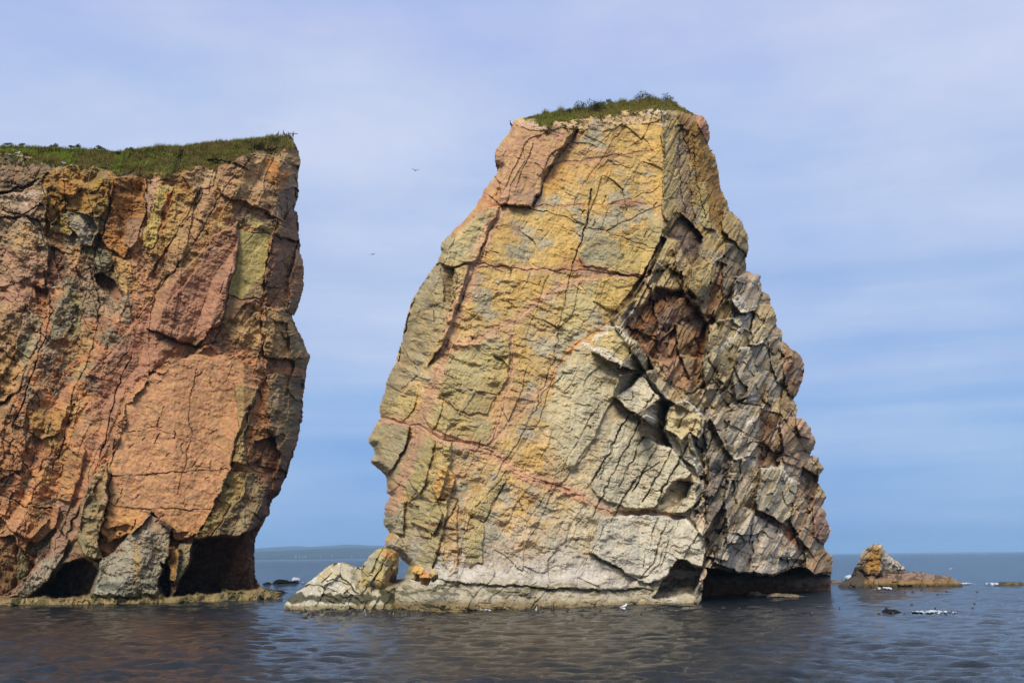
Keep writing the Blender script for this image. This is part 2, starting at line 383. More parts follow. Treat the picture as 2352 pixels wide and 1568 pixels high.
P([(895,1095),(905,1065),(945,1010),(972,995),(1000,1010),(985,1080),(962,1140),(938,1150),(930,1120)], out=.6, g=(-.006,0), col=(176,162,112), part='rock_slab')
P([(935,1100),(965,1060),(1000,1010),(1035,1015),(1040,1060),(1020,1110),(1000,1160),(968,1140)], out=1.0, g=(-.004,.004), col=(184,164,100), part='rock_slab')
P([(1005,1080),(1030,1072),(1050,1100),(1030,1150),(1000,1145),(990,1120)], out=1.2, col=(212,160,76), part='rock_slab')
P([(885,1165),(898,1138),(925,1150),(932,1200),(925,1225),(893,1222),(880,1205)], out=.8, g=(-.02,0), col=(164,156,124), part='rock_block')
P([(930,1150),(960,1160),(955,1210),(940,1260),(930,1300),(912,1272),(918,1230),(926,1200)], out=-.3, g=(.01,0), col=(156,146,106))
P([(950,1150),(1005,1158),(1015,1180),(998,1225),(975,1215),(945,1200)], out=1.3, g=(-.004,.006), col=(182,164,104), part='rock_slab')
P([(952,1200),(992,1222),(990,1235),(968,1232)], out=.7, col=(160,140,90))
P([(990,1150),(1030,1150),(1020,1210),(1000,1280),(982,1330),(925,1330),(945,1290),(985,1240)], out=.9, g=(-.008,0), col=(178,160,104), part='rock_slab')
P([(1048,1165),(1052,1310),(1030,1320),(1010,1260),(1018,1215)], out=.3, col=(206,162,84), k=.6, part='rock_slab')
P([(1085,1140),(1150,1095),(1165,1100),(1115,1190),(1105,1290),(1078,1300),(1060,1240)], out=.5, g=(-.004,0), col=(182,164,104), part='rock_slab')
P([(1040,790),(1085,785),(1172,790),(1168,868),(1145,905),(1100,900),(1055,880),(1020,850)], out=.55, g=(-.001,.002), col=(180,162,104), part='rock_slab')
P([(1020,852),(1055,882),(1140,908),(1120,950),(1060,945),(1010,910)], out=.35, col=(168,152,100), part='rock_slab')
P([(985,905),(1020,930),(1010,960),(990,985),(972,960)], out=.6, col=(174,158,104), part='rock_block')
P([(1010,935),(1110,960),(1140,1000),(1120,1020),(1060,1010),(1000,985)], out=.3, col=(176,158,100))
P([(1350,532),(1422,552),(1434,580),(1398,618),(1340,612),(1330,588)], out=.5, col=(162,154,118), part='rock_slab')
P([(1436,560),(1510,582),(1500,612),(1470,640),(1395,622),(1425,590)], out=.7, col=(186,164,96), part='rock_slab')
P([(1440,545),(1515,500),(1528,520),(1512,580),(1445,560)], out=.25, col=(172,158,108))
P([(1415,632),(1470,642),(1462,690),(1428,725),(1380,700),(1360,690),(1375,650)], out=.5, col=(196,166,88), part='rock_slab')
P([(1310,640),(1370,640),(1368,700),(1330,760),(1290,790),(1290,720)], out=.2, col=(184,170,118))
P([(1367,782),(1400,749),(1419,749),(1459,790),(1426,838),(1392,828),(1360,806)], out=2.4, g=(-.006,-.004), col=(196,178,122), part='rock_block')
P([(1459,791),(1484,806),(1500,851),(1474,855),(1426,839)], out=1.2, g=(.162,.02), col=(122,120,104), part='rock_block')  # right-facing block side, its shade painted in as darker grey
P([(1320,795),(1345,788),(1400,815),(1440,850),(1465,868),(1446,888),(1409,908),(1375,985),(1310,1080),(1265,1010),(1255,930),(1290,850)], out=.55, g=(-.006,0), col=(188,178,142), part='rock_slab')
P([(1422,863),(1470,860),(1446,889),(1409,908)], out=.6, g=(.15,.06), col=(104,100,88), part='rock_slab')  # facet turned away: dark grey stands in for shade
P([(1409,908),(1446,890),(1474,864),(1516,914),(1462,948),(1448,944)], out=2.8, g=(-.002,-.01), col=(202,194,168), part='rock_block')
P([(1517,914),(1540,930),(1524,983),(1505,985),(1461,948)], out=.9, g=(.163,.03), col=(92,90,86), part='rock_block')  # right side of the ridge block, shade put into its colour
P([(1474,862),(1500,851),(1528,880),(1540,928),(1518,912)], out=.8, g=(.02,0), col=(160,150,118), part='rock_block')
P([(1539,928),(1575,918),(1620,962),(1620,984),(1607,1010),(1584,990),(1562,1010),(1525,986)], out=2.4, g=(.004,-.004), col=(198,180,130), part='rock_block')
P([(1584,989),(1607,1010),(1618,990),(1622,1040),(1600,1050),(1580,1020)], out=.2, g=(.1,0), col=(96,90,80))  # block flank turning right, darkened in colour as if shaded
P([(1471,960),(1480,952),(1513,966),(1543,1028),(1510,1018),(1474,1001)], out=.4, g=(.161,.03), col=(100,98,92), part='rock_block')  # side of the lower step, coloured dark for its shade
P([(1555,1005),(1582,992),(1600,1040),(1620,1085),(1608,1092),(1570,1050)], out=2.0, g=(.01,0), col=(198,184,140), part='rock_slab')
P([(1420,960),(1470,962),(1474,1002),(1545,1030),(1590,1085),(1575,1100),(1545,1105),(1500,1165),(1440,1165),(1390,1150),(1360,1120),(1380,1040)], out=1.0, g=(-.005,-.002), col=(192,184,156), part='rock_slab')
P([(1497,1166),(1556,1104),(1594,1108),(1576,1143),(1535,1170)], out=-.6, g=(.03,0), col=(104,96,74))  # cleft: overhang shadow painted dark, on top of a shallow recess
P([(1592,1100),(1620,1104),(1622,1124),(1576,1176),(1540,1176),(1578,1144)], out=1.8, g=(.012,0), col=(186,178,150), part='rock_block')
P([(1401,1176),(1484,1168),(1557,1181),(1578,1188),(1560,1192),(1480,1180),(1410,1186)], out=-.7, col=(178,116,78))
P([(1380,1190),(1480,1180),(1560,1192),(1578,1190),(1620,1234),(1617,1300),(1557,1284),(1522,1330),(1480,1340),(1400,1290),(1350,1270)], out=1.5, g=(0,-.004), col=(192,186,168), part='rock_block')
P([(1556,1284),(1614,1302),(1606,1340),(1590,1362),(1520,1372),(1500,1370)], out=-4.5, g=(0,0), col=(70,60,44))  # undercut: real recess, with its shade also painted into the colour
P([(1000,1330),(1040,1300),(1120,1310),(1220,1290),(1285,1256),(1350,1275),(1480,1335),(1500,1352),(1380,1352),(1250,1350),(1120,1340)], out=.7, g=(0,-.006), col=(186,176,160), part='rock_apron')
P([(880,1346),(893,1326),(930,1322),(990,1332),(1060,1327),(1150,1322),(1250,1334),(1380,1345),(1500,1350),(1600,1364),(1635,1380),(1640,1445),(860,1445)], out=.35, g=(0,0), col=(176,164,138), part='wave_cut_ledge', k=.9)
# side of the stack
P([(1521,251),(1553,250),(1566,300),(1562,420),(1556,493),(1532,510),(1522,480)], out=.3, g=(.03,0), col=(181,158,102), part='rock_rib')
P([(1553,300),(1582,300),(1592,480),(1600,520),(1580,505),(1556,470)], out=-.5, g=(.02,0), col=(148,126,102))
P([(1551,246),(1613,268),(1626,330),(1645,380),(1660,440),(1668,500),(1655,536),(1628,500),(1605,440),(1590,360),(1567,290)], out=0, g=(.01,0), col=(140,98,34), k=.85)
P([(1592,258),(1623,274),(1632,303),(1627,331),(1612,310)], out=.6, col=(192,136,104), part='rock_knob')
P([(1600,420),(1625,420),(1632,500),(1640,530),(1610,520)], out=.6, g=(-.02,0), col=(168,152,96), part='rock_rib')
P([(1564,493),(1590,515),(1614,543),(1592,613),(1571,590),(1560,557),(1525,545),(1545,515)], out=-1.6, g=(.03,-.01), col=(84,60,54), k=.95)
P([(1524,545),(1553,560),(1548,600),(1510,620),(1480,640),(1500,575)], out=.8, col=(204,180,120), part='rock_block')
P([(1545,560),(1570,590),(1578,640),(1600,690),(1585,690),(1560,650)], out=.6, g=(.04,0), col=(179,153,113))
P([(1592,617),(1638,592),(1650,628),(1618,678),(1602,684),(1581,660)], out=2.2, g=(.03,.01), col=(192,170,113), part='rock_block')
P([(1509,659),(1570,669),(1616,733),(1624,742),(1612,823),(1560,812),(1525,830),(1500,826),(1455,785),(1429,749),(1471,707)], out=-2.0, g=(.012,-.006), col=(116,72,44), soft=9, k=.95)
P([(1470,715),(1510,665),(1535,690),(1500,745),(1460,770)], out=0, col=(140,90,40), k=.6)
P([(1548,742),(1577,756),(1603,798),(1598,843),(1583,872),(1560,815)], out=1.5, g=(.03,.0), col=(153,119,74), part='rock_lobe')
P([(1500,826),(1530,822),(1560,812),(1590,870),(1578,905),(1545,880)], out=.4, col=(160,104,70), k=.7)
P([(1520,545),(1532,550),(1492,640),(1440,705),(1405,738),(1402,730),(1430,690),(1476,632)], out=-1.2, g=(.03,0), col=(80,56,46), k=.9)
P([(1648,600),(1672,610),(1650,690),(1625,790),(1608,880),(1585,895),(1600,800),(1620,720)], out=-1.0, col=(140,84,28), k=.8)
P([(1670,560),(1712,560),(1712,622),(1690,680),(1655,700),(1660,640)], out=.8, g=(.03,0), col=(100,92,80), part='rock_block')
P([(1660,480),(1704,508),(1720,545),(1718,590),(1690,560),(1662,530)], out=1.2, g=(.02,-.01), col=(174,148,97), part='rock_block')
P([(1690,640),(1730,628),(1747,633),(1751,667),(1738,710),(1700,720),(1680,690)], out=2.2, g=(.03,-.02), col=(181,163,143), part='rock_knob')
P([(1670,690),(1700,680),(1730,720),(1720,760),(1685,740)], out=1.0, col=(214,204,184), k=.8)
P([(1740,700),(1770,696),(1783,723),(1782,745),(1745,795),(1722,790),(1728,740)], out=2.2, g=(.02,-.01), col=(192,170,120), part='rock_block')
P([(1630,745),(1720,720),(1735,760),(1700,830),(1660,890),(1625,900),(1612,860)], out=1.4, g=(.03,.01), col=(179,163,122), part='rock_spur')
P([(1700,800),(1760,780),(1772,830),(1745,900),(1690,920),(1680,870)], out=1.8, g=(.03,0), col=(166,153,127), part='rock_spur')
P([(1765,780),(1800,765),(1800,860),(1770,930),(1750,920),(1775,850)], out=1.2, g=(.03,0), col=(153,136,106), part='rock_spur')
P([(1802,785),(1838,814),(1849,838),(1845,878),(1826,917),(1805,900),(1800,840)], out=.8, g=(.01,0), col=(146,102,66), part='rock_knob')
P([(1690,930),(1740,905),(1760,960),(1740,1040),(1690,1060),(1650,1010),(1630,960)], out=1.8, g=(.03,0), col=(174,161,136), part='rock_spur')
P([(1745,940),(1790,950),(1800,1040),(1775,1100),(1740,1080)], out=-.8, g=(.01,0), col=(122,78,34), k=.85)
P([(1790,955),(1835,962),(1875,1010),(1864,1045),(1840,1080),(1800,1060)], out=.8, g=(.02,0), col=(171,136,104), part='rock_spur')
P([(1828,958),(1848,962),(1861,981),(1862,1010),(1835,1000)], out=1.5, g=(.02,0), col=(186,148,111), part='rock_knob')
P([(1630,1045),(1680,1065),(1690,1150),(1650,1270),(1625,1260),(1622,1150)], out=.2, g=(.03,0), col=(92,90,90), part='rock_spur')
P([(1680,1050),(1735,1060),(1745,1140),(1720,1240),(1670,1250),(1665,1160)], out=2.0, g=(.03,-.005), col=(174,158,129), part='rock_spur')
P([(1745,1075),(1790,1072),(1835,1110),(1820,1180),(1800,1200),(1735,1168),(1740,1110)], out=2.6, g=(.03,-.012), col=(186,173,141), part='rock_block')
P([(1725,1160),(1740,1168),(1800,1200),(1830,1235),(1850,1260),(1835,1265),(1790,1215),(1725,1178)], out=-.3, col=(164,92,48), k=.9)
P([(1722,1180),(1790,1215),(1835,1265),(1830,1295),(1780,1318),(1700,1312),(1640,1290),(1660,1240)], out=2.2, g=(.025,-.008), col=(189,175,153), part='rock_block')
P([(1835,1110),(1870,1140),(1880,1220),(1860,1260),(1835,1235),(1815,1195)], out=1.8, g=(.03,-.01), col=(171,141,104), part='rock_lobe')
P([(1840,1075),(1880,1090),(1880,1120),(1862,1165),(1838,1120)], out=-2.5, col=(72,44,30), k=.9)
P([(1866,1140),(1897,1143),(1888,1163),(1898,1193),(1906,1225),(1893,1250),(1870,1230)], out=.8, g=(.01,-.01), col=(161,112,83), part='rock_knob')
P([(1850,1270),(1899,1264),(1917,1280),(1908,1312),(1870,1318),(1848,1300)], out=1.6, g=(.01,-.03), col=(150,108,58), part='rock_knob')
# wave-cut hollow under the side
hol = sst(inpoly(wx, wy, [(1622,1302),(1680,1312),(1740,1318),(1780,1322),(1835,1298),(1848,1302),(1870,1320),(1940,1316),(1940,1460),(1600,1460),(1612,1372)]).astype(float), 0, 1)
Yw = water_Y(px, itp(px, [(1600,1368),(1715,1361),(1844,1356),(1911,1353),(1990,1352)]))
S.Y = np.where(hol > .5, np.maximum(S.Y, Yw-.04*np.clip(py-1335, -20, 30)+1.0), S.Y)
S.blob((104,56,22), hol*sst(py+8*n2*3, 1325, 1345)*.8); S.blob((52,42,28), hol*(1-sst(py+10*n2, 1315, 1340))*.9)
# ---- veins, joints and cracks
def Ln(pts, w, depth=.5, col=None, k=.55, cw=None): S.line(pts, w*.72, depth*.62, col, k, cw)
PK = (200,154,116); PR = (176,118,90)
Ln([(1328,298),(1272,372),(1248,418),(1226,472)], 5, 1.1, (120,80,58)); Ln([(1228,330),(1205,380),(1186,430)], 2.5, .5, (140,96,70)); Ln([(1205,335),(1172,400),(1158,440)], 2.5, .5, (140,96,70))
Ln([(1168,455),(1132,520),(1102,580),(1078,650),(1048,720),(1030,770),(1008,850),(985,925),(962,985)], 6, .35, PK, 1.1, 26)
Ln([(1132,520),(1102,580),(1078,650),(1048,720)], 1.8, .5, (140,90,64))
Ln([(965,985),(940,1055),(912,1120),(898,1170)], 6, .5, PK, 1.1, 26); Ln([(870,957),(910,966),(960,978),(1010,1006),(1080,1020),(1140,1046),(1190,1085),(1290,1120),(1340,1142)], 4, .45, PK, 1.1, 20)
Ln([(1095,607),(1180,616),(1260,622),(1330,622),(1400,629),(1482,636)], 2.4, .6, PK, 1.0, 12)
Ln([(1010,810),(1060,790),(1120,768),(1180,740),(1222,702),(1290,655),(1390,622)], 4, .1, PK, 1.0, 19)
Ln([(1176,770),(1180,830),(1166,900),(1150,960),(1138,1000)], 3, .35, PK, .9, 11); Ln([(1262,875),(1212,930),(1160,980),(1136,1012)], 6, .15, (198,156,120), .9, 22)
Ln([(1361,432),(1352,490),(1336,545),(1318,602)], 2.6, 1.2, (84,60,40), .8, 3.5); Ln([(1318,602),(1300,660),(1292,720),(1270,830),(1235,920)], 1.8, .7, (120,96,60))
Ln([(1110,462),(1190,476),(1290,470),(1370,470),(1480,468)], 2, .3, (186,116,82), .7, 6); Ln([(1415,462),(1480,468)], 3, .1, (172,96,74), .6, 9)
Ln([(1215,478),(1300,500),(1340,520),(1390,530),(1440,550),(1512,572)], 2, .5, (130,90,56)); Ln([(1330,600),(1345,612),(1300,612)], 6, .2, (168,96,74), .6, 14)
Ln([(1310,800),(1340,786),(1385,812),(1428,846),(1465,866)], 3, .1, (214,150,96), .8, 7); Ln([(1265,872),(1290,822),(1330,788),(1385,752),(1402,738)], 3, .3, (204,136,76), .7, 7)
Ln([(1262,378),(1345,366),(1440,352),(1500,345)], 2, .3, (160,104,76), .7, 5); Ln([(1430,300),(1385,360),(1340,420),(1320,470)], 2, .35, (170,110,70), .6, 5); Ln([(1390,530),(1500,480),(1522,470)], 2.2, .7, (130,104,60)); Ln([(1400,470),(1440,458),(1500,440),(1522,420)], 2, .5, (140,110,60))
Ln([(1480,950),(1432,1040),(1362,1182)], 2.4, .9, (96,82,56)); Ln([(1512,1062),(1450,1110),(1405,1200)], 3, 1.2, (92,76,56)); Ln([(1372,930),(1290,1080),(1210,1200)], 2, .5, (130,108,70)); Ln([(1440,955),(1395,1050),(1380,1100)], 1.8, .5, (140,114,76))
Ln([(1180,1090),(1300,1126),(1400,1176)], 3, .35, (196,146,110), .9, 14); Ln([(1130,1000),(1090,1040),(1070,1100)], 3, .2, (180,126,92), .5, 9); Ln([(1165,1085),(1100,1160),(1068,1220),(1050,1300)], 3, .5, (168,130,84), .5, 5)
Ln([(985,1330),(1000,1270),(1020,1210),(1050,1150)], 3, .8, (150,110,64), .6, 5); Ln([(975,1200),(1040,1215),(1090,1216)], 2.5, .3, (176,106,66), .7, 6); Ln([(1050,1160),(1052,1310)], 2.5, .5, (190,130,60), .5, 5)
Ln([(1270,870),(1190,1010),(1130,1110)], 2, .45, (140,112,70)); Ln([(1300,900),(1340,830)], 2, .4, (150,112,64)); Ln([(1480,1000),(1600,1060),(1618,1088)], 2, .4, (150,140,116))
Ln([(1010,640),(960,720),(928,790)], 1.8, .3, (140,120,84)); Ln([(925,800),(965,860)], 2.4, .7, (110,90,56)); Ln([(935,720),(1000,740)], 1.6, .3, (130,110,76))
Ln([(1525,245),(1523,340),(1522,470)], 2.5, .5, (130,112,70)); Ln([(1562,300),(1562,420),(1575,500)], 2.2, .7, (90,78,52)); Ln([(1592,320),(1600,420),(1622,500)], 2.2, .7, (90,70,40))
Ln([(1335,1185),(1300,1260)], 2, .5, (130,118,86)); Ln([(1395,1200),(1340,1300)], 2, .5, (120,112,90)); Ln([(1530,1200),(1500,1290),(1470,1330)], 2.4, .7, (120,114,94)); Ln([(1510,1190),(1478,1300)], 1.8, .5, (130,122,100)); Ln([(1545,1205),(1520,1300)], 1.8, .5, (130,122,100))
Ln([(1620,960),(1625,1060),(1620,1180),(1618,1290)], 3, .6, (84,76,58)); Ln([(1575,905),(1640,880),(1700,925),(1745,935)], 4, 1.8, (84,64,40)); Ln([(1800,860),(1790,950),(1835,1005)], 4, 1.5, (104,80,54)); Ln([(1745,1075),(1735,1165),(1722,1250)], 3.5, 1.5, (80,70,52))
Ln([(1700,1060),(1690,1150),(1655,1290)], 3, 1.0, (100,92,70)); Ln([(1835,1105),(1815,1195),(1835,1260)], 3.5, 1.4, (130,80,48))
for pts, w_ in [([(1367,782),(1400,748),(1420,750),(1456,788)],9),([(1345,788),(1400,812),(1440,845),(1470,862)],10),([(1474,862),(1500,882),(1518,912)],12),([(1440,905),(1475,872)],8),([(1480,955),(1513,968),(1545,1020),(1590,1082)],11),([(1540,928),(1575,920),(1618,960)],6),([(1500,1010),(1545,1030),(1580,1070)],12),([(1575,1190),(1618,1232)],9),([(1420,1186),(1500,1180),(1560,1194)],7),([(1555,1006),(1600,1060),(1616,1088)],6),([(1692,925),(1740,905)],10),([(1745,1075),(1792,1074),(1830,1108)],10),([(1680,1052),(1735,1060)],9),([(1730,1172),(1795,1205)],7),([(1660,800),(1720,730)],9),([(1700,805),(1760,782)],7)]:
    S.line(pts, 2, 0, (216,206,184), .95, w_)
for a_, b_, c_, d_ in [(1440,955,1362,1105),(1478,1003,1420,1120),(1513,1012,1452,1130),(1545,1030,1480,1150),(1562,1048,1508,1150),(1582,1012,1548,1078),(1600,962,1566,1016),(1585,935,1556,985),(1450,800,1425,850),(1500,905,1466,950)]:
    S.line([(a_, b_), ((a_+c_)/2+2, (b_+d_)/2), (c_, d_)], 2.4, .8, (140,130,106), .4, 3)
# ---- algae, guano, waterline
S.blob((206,196,182), (1-side)*sst(fbm(wx/26, wy/12, 61, 4)+.5*np.exp(-((py-1318)/22)**2)*(px > 950), .35, .6)*(py > 1275)*.75)
S.blob((34,38,28), (1-hol)*sst(fbm(wx/24, wy/9, 63, 4)+.75*np.exp(-((py-(1362-.010*(px-900)+9*n2))/9)**2), .55, .8)*(py > 1335)*.6)
S.blob((92,90,36), (1-hol)*sst(fbm(wx/20, wy/8, 65, 4)+.5*np.exp(-((py-1352)/12)**2), .4, .62)*(py > 1328)*.6)
S.blob((128,106,56), (1-hol)*sst(py+6*n2, 1374, 1388)*.8)
for a in [(1404,742,1440,790),(1345,788,1440,850),(1480,870,1530,915),(1500,960,1560,1035),(1560,1030,1610,1085)]:
    S.line([(a[0],a[1]),(a[2],a[3])], 2, 0, (214,208,192), .8, 8)
S.line([(1510,252),(1530,262),(1520,290)], 3, 0, (214,206,190), .6, 9)
rg = np.random.RandomState(4)
for k in range(16):
    x0 = rg.uniform(1640, 1800); y0 = rg.uniform(690, 1200); S.line([(x0, y0), (x0-rg.uniform(4,16), y0+rg.uniform(8,26))], 2, 0, (214,208,196), .75, rg.uniform(3,8))
# ---- fracture relief
q1, e1, h1 = shards(px, py, 118, 62, 150, 3, .30)
q2, e2, h2 = shards(px, py, 116, 24, 60, 7, .35)
q3, e3, h3 = shards(px, py, 20, 34, 90, 13, .35)
fr = (1-side)
calm = sst(-n3, -.1, .3)*.6+.4
S.Y -= fr*(q1-.5)*.5
S.Y -= fr*(q2-.5)*.17*calm
S.Y -= fr*(q3-.5)*.18*calm
u, v = rot(px, py, 12)
t1 = terr(fbm(u/42+.6*n1, v/22+.5*n1, 71, 3)+1, 6, .09); t2 = terr(fbm(u/20+.4*n2, v/8+.4*n2, 73, 4)+1, 6, .16)
up = .55+.45*sst(py, 560, 760)
fl1 = sst(fbm(px/70, py/70, 75, 2)+.25, -.15, .3); fl2 = sst(fbm(px/46, py/46, 76, 2), -.05, .3)
S.Y -= fr*up*(.75*(t1-1)*(.25+.75*fl1)+.32*(t2-1)*fl2*(1-.5*sst(py, 1270, 1320)))
S.Y += fr*.06*(1-sst(e1, 0, 2.2))+fr*.03*(1-sst(e2, 0, 1.8))
p1, d1, g1 = shards(px, py, 121, 44, 150, 23, .4); p2, d2, g2 = shards(px, py, 119, 14, 90, 27, .35); p3, d3, g3 = shards(px, py, 118, 6, 50, 29, .35)
lowp = sst(py, 520, 640)
S.Y -= side*(1-hol)*((p1-.5)*2.1*lowp+(p1-.5)*.7*(1-lowp)+(p2-.5)*(.95*lowp+.4)+(p3-.5)*.28)
f1, f2, wi, cx_, cy_ = worley(px/60+n1*.5, py/58+n2*.3, 81)
S.Y += side*(1-hol)*lowp*((f1**2)*2.2-.8+(wi-.5)*1.4+cx_*1.2*(wi-.2)-cy_*1.4*(wi-.5))
f1b, f2b, wib, cxb, cyb = worley(px/17+n2*.6, py/22, 83)
S.Y -= side*((wib-.5)*.22+cxb*(wib-.5)*.4)
S.Y -= .10*fbm(px/6, py/6, 91, 4)+.14*fbm(px/30, py/30, 93, 4)
S.col *= (1+.16*(h1-.5)*fr+.16*(h2-.5)*fr+.14*(g2-.5)*side+.2*(wib-.5)*side)[..., None]
f1c, f2c, wic, cxc, cyc = worley(px/34+n2*.3, py/20, 87); lg = sst(py, 1322, 1345)*(1-hol)*fr
S.Y += lg*(f1c**2*.5-.2+(wic-.5)*.35)
rt = np.random.RandomState(77)
for k in range(130):
    x0, y0 = rt.uniform(930, 1600), rt.uniform(300, 1300)
    a = R_(rt.choice([12, 118, 25, 100]) + rt.randn()*12); l = rt.uniform(6, 24)
    S.line([(x0, y0), (x0+l*.5*math.cos(a)+rt.randn()*1.5, y0+l*.5*math.sin(a)+rt.randn()*1.5), (x0+l*math.cos(a), y0+l*math.sin(a))], rt.uniform(1.3, 2.2), rt.uniform(.15, .45), (150,128,88), .3, 1.6)
S.Y -= (1-hol)*(px < 1660)*.05*np.clip(py-1322-14*n1, 0, 70)
# tops and edges fall back so the flanks turn away
S.Y += 3.0*(1-sst(S.ed, 0, 26))**2*(py < 1340)
S.Y = np.minimum(S.Y, 175)
S.rough = np.where(py > 1372, .25, 1.0)
stack = tag(empty('sea_stack', (at(np.array(1300.), np.array(1390.), 112)*np.array([1,1,0])).tolist()), 'tall tapering ochre sea stack with grassy top, right of the gap', 'sea stack')
def reparent(objs, root):
    for o in objs:
        o.parent = root; o.matrix_parent_inverse = root.matrix_basis.inverted()
reparent(S.build('rock_face', None, back=30, shrink=.45), stack)
stackS = S
# ------------------------------------------------------------------ the long cliff on the left
cliff_out = [(-120,338),(0,338),(100,342),(200,346),(265,352),(340,342),(420,337),(500,328),(590,320),(625,314),(664,313),(678,328),(686,348),(692,370),(686,395),(682,444),(673,478),(684,487),(687,529),(691,581),(698,610),
 (693,662),(682,697),(670,726),(682,750),(694,778),(707,810),(712,814),(705,855),(693,904),(693,945),(683,994),(673,1043),(660,1093),(640,1134),(619,1150),(617,1179),(593,1224),(586,1253),(584,1298),(587,1326),(603,1351),(622,1358),(650,1359),(650,1425),(-120,1440)]
S = Relief(cliff_out, 1.85, 1.6, 51)
px, py, wx, wy = S.px, S.py, S.wx, S.wy
n1 = fbm(wx/45, wy/45, 131, 5); n2 = fbm(wx/18, wy/18, 133, 4); n3 = fbm(px/120, py/120, 135, 3); n5 = fbm(px/4.5, py/4.5, 137, 3)
S.Y = np.interp(px, [-120,0,160,400,560,640,720], [140.5,141,141.5,144,148.5,155,167]) + .005*(1380-py)
S.Y += 2.0*np.exp(-((px-150-.12*(1000-py))/60)**2)*sst(py, 500, 700)         # the long gully
S.Y += 1.5*fbm(px/150, py/220, 5, 2)
yy = py+35*n3
S.col = ramp_col(yy, [(340,(160,130,84)),(520,(178,132,82)),(760,(184,128,84)),(1000,(194,132,78)),(1200,(190,128,76)),(1330,(128,92,60)),(1400,(104,86,52))])
S.blob((178,158,96), sst(n1+.4*n2, .1, .4)*.42); S.blob((166,124,98), sst(-n1+.5*n2, .12, .4)*.6); S.blob((138,132,110), sst(n3+.7*n2, .12, .4)*.6*(px < 300))
S.blob((176,124,48), sst(n1*.6-n2*.6+.35*np.exp(-((py-430)/70)**2), .28, .5)*.75*(px < 640)*(py < 620))
S.blob((182,122,56), sst(fbm(wx/34, wy/60, 141, 4)+.1, .2, .45)*.4*(px < 250)*(py > 760))
S.blob((150,104,82), sst(fbm(wx/30, wy/40, 143, 4), .15, .4)*.5)
S.col *= (1+.22*n5)[..., None]
P = S.poly
P([(-120,348),(0,351),(60,356),(105,367),(118,388),(95,420),(50,436),(-120,448)], out=.4, g=(0,-.01), col=(128,112,94), k=.7, part='rock_shelf')
P([(-120,448),(0,447),(50,440),(95,418),(108,440),(105,520),(60,492),(0,500),(-120,500)], out=1.0, col=(178,150,128), k=.75, part='rock_block')
P([(-120,505),(0,503),(60,498),(100,520),(112,560),(108,620),(60,640),(0,660),(-120,660)], out=.4, col=(170,142,110), k=.5, part='rock_block')
P([(95,400),(160,380),(225,385),(262,410),(258,450),(228,498),(150,486),(118,515),(98,470)], out=1.2, g=(0,.004), col=(158,118,40), part='rock_block')
P([(136,412),(172,420),(186,436),(160,452),(134,440)], out=.7, col=(176,116,30), part='rock_block'); P([(194,432),(232,402),(236,420),(225,440),(200,446)], out=.5, col=(160,126,40), part='rock_block')
P([(99,452),(125,440),(155,470),(120,500),(112,520),(104,490)], out=.6, col=(160,116,34), part='rock_block')
P([(151,486),(190,488),(228,500),(222,545),(211,564),(190,560),(169,532),(155,520)], out=1.3, g=(.002,0), col=(138,136,126), part='rock_block')
P([(116,512),(151,488),(156,520),(168,534),(160,545),(118,525)], out=1.0, col=(160,140,64), part='rock_block')
P([(257,405),(334,409),(334,486),(322,540),(288,592),(246,567),(232,550),(253,472)], out=.9, g=(.003,0), col=(180,118,36), k=.9, part='rock_column')
P([(292,500),(333,500),(330,545),(302,578),(288,560)], out=.5, col=(150,118,98), part='rock_slab')
P([(337,409),(373,405),(362,440),(350,490),(334,520)], out=0, col=(178,140,114), part='rock_column')
P([(366,423),(401,427),(376,472),(364,536),(349,571),(334,564),(337,529),(355,472)], out=.5, col=(190,168,84), k=.95, part='rock_tongue')
P([(384,441),(403,434),(388,494),(367,545),(372,490)], out=.1, col=(196,98,28), k=.9)
P([(401,427),(443,451),(441,490),(411,529),(373,585),(337,640),(345,590),(366,540),(390,480)], out=.4, g=(.004,0), col=(182,142,74), part='rock_column')
P([(446,441),(510,444),(505,479),(467,529),(422,592),(375,640),(350,670),(387,581),(440,495)], out=.2, g=(.004,0), col=(168,130,88), part='rock_column')
P([(225,567),(260,578),(262,600),(250,622),(225,624),(215,600)], out=.8, col=(136,134,108), part='rock_knob')
P([(255,585),(300,600),(320,660),(290,676),(262,640)], out=.4, g=(.01,0), col=(188,146,74))
P([(215,628),(232,624),(262,645),(285,678),(270,690),(228,665)], out=-2.2, g=(0,-.02), col=(120,80,60))  # cavity under the knob, its shadow painted in as well as hollowed
P([(205,480),(248,440),(250,480),(232,540),(212,600),(204,590),(222,520)], out=.6, col=(160,134,70), part='rock_rib')
P([(453,383),(499,392),(492,425),(440,440),(418,405)], out=.5, col=(184,152,110), part='rock_knob')
P([(534,371),(590,350),(640,362),(668,382),(684,420),(680,460),(650,502),(625,495),(595,474),(548,459),(505,445),(500,420)], out=.9, g=(.003,0), col=(174,138,98), k=.7, part='rock_head')
P([(605,362),(640,370),(665,400),(655,430),(634,436),(616,410)], out=.1, col=(176,116,40), k=.9)
P([(640,440),(684,430),(676,475),(655,505),(628,520),(622,500)], out=-.6, g=(.05,0), col=(120,96,86))
P([(520,520),(548,475),(600,480),(624,500),(620,535),(560,517),(540,540)], out=.2, col=(186,152,108))
P([(530,485),(560,470),(585,500),(570,508),(540,505)], out=0, col=(122,82,80), k=.8); P([(565,490),(595,500),(612,518),(615,535),(560,515)], out=.1, col=(186,170,104))
P([(548,528),(619,537),(614,590),(608,627),(598,683),(560,686),(527,680),(518,728),(505,748),(520,660),(545,590)], out=.1, g=(-.003,0), col=(196,178,98), k=1, mot=.15, part='rock_slab', label='clean pale yellow slab beside the pink face')
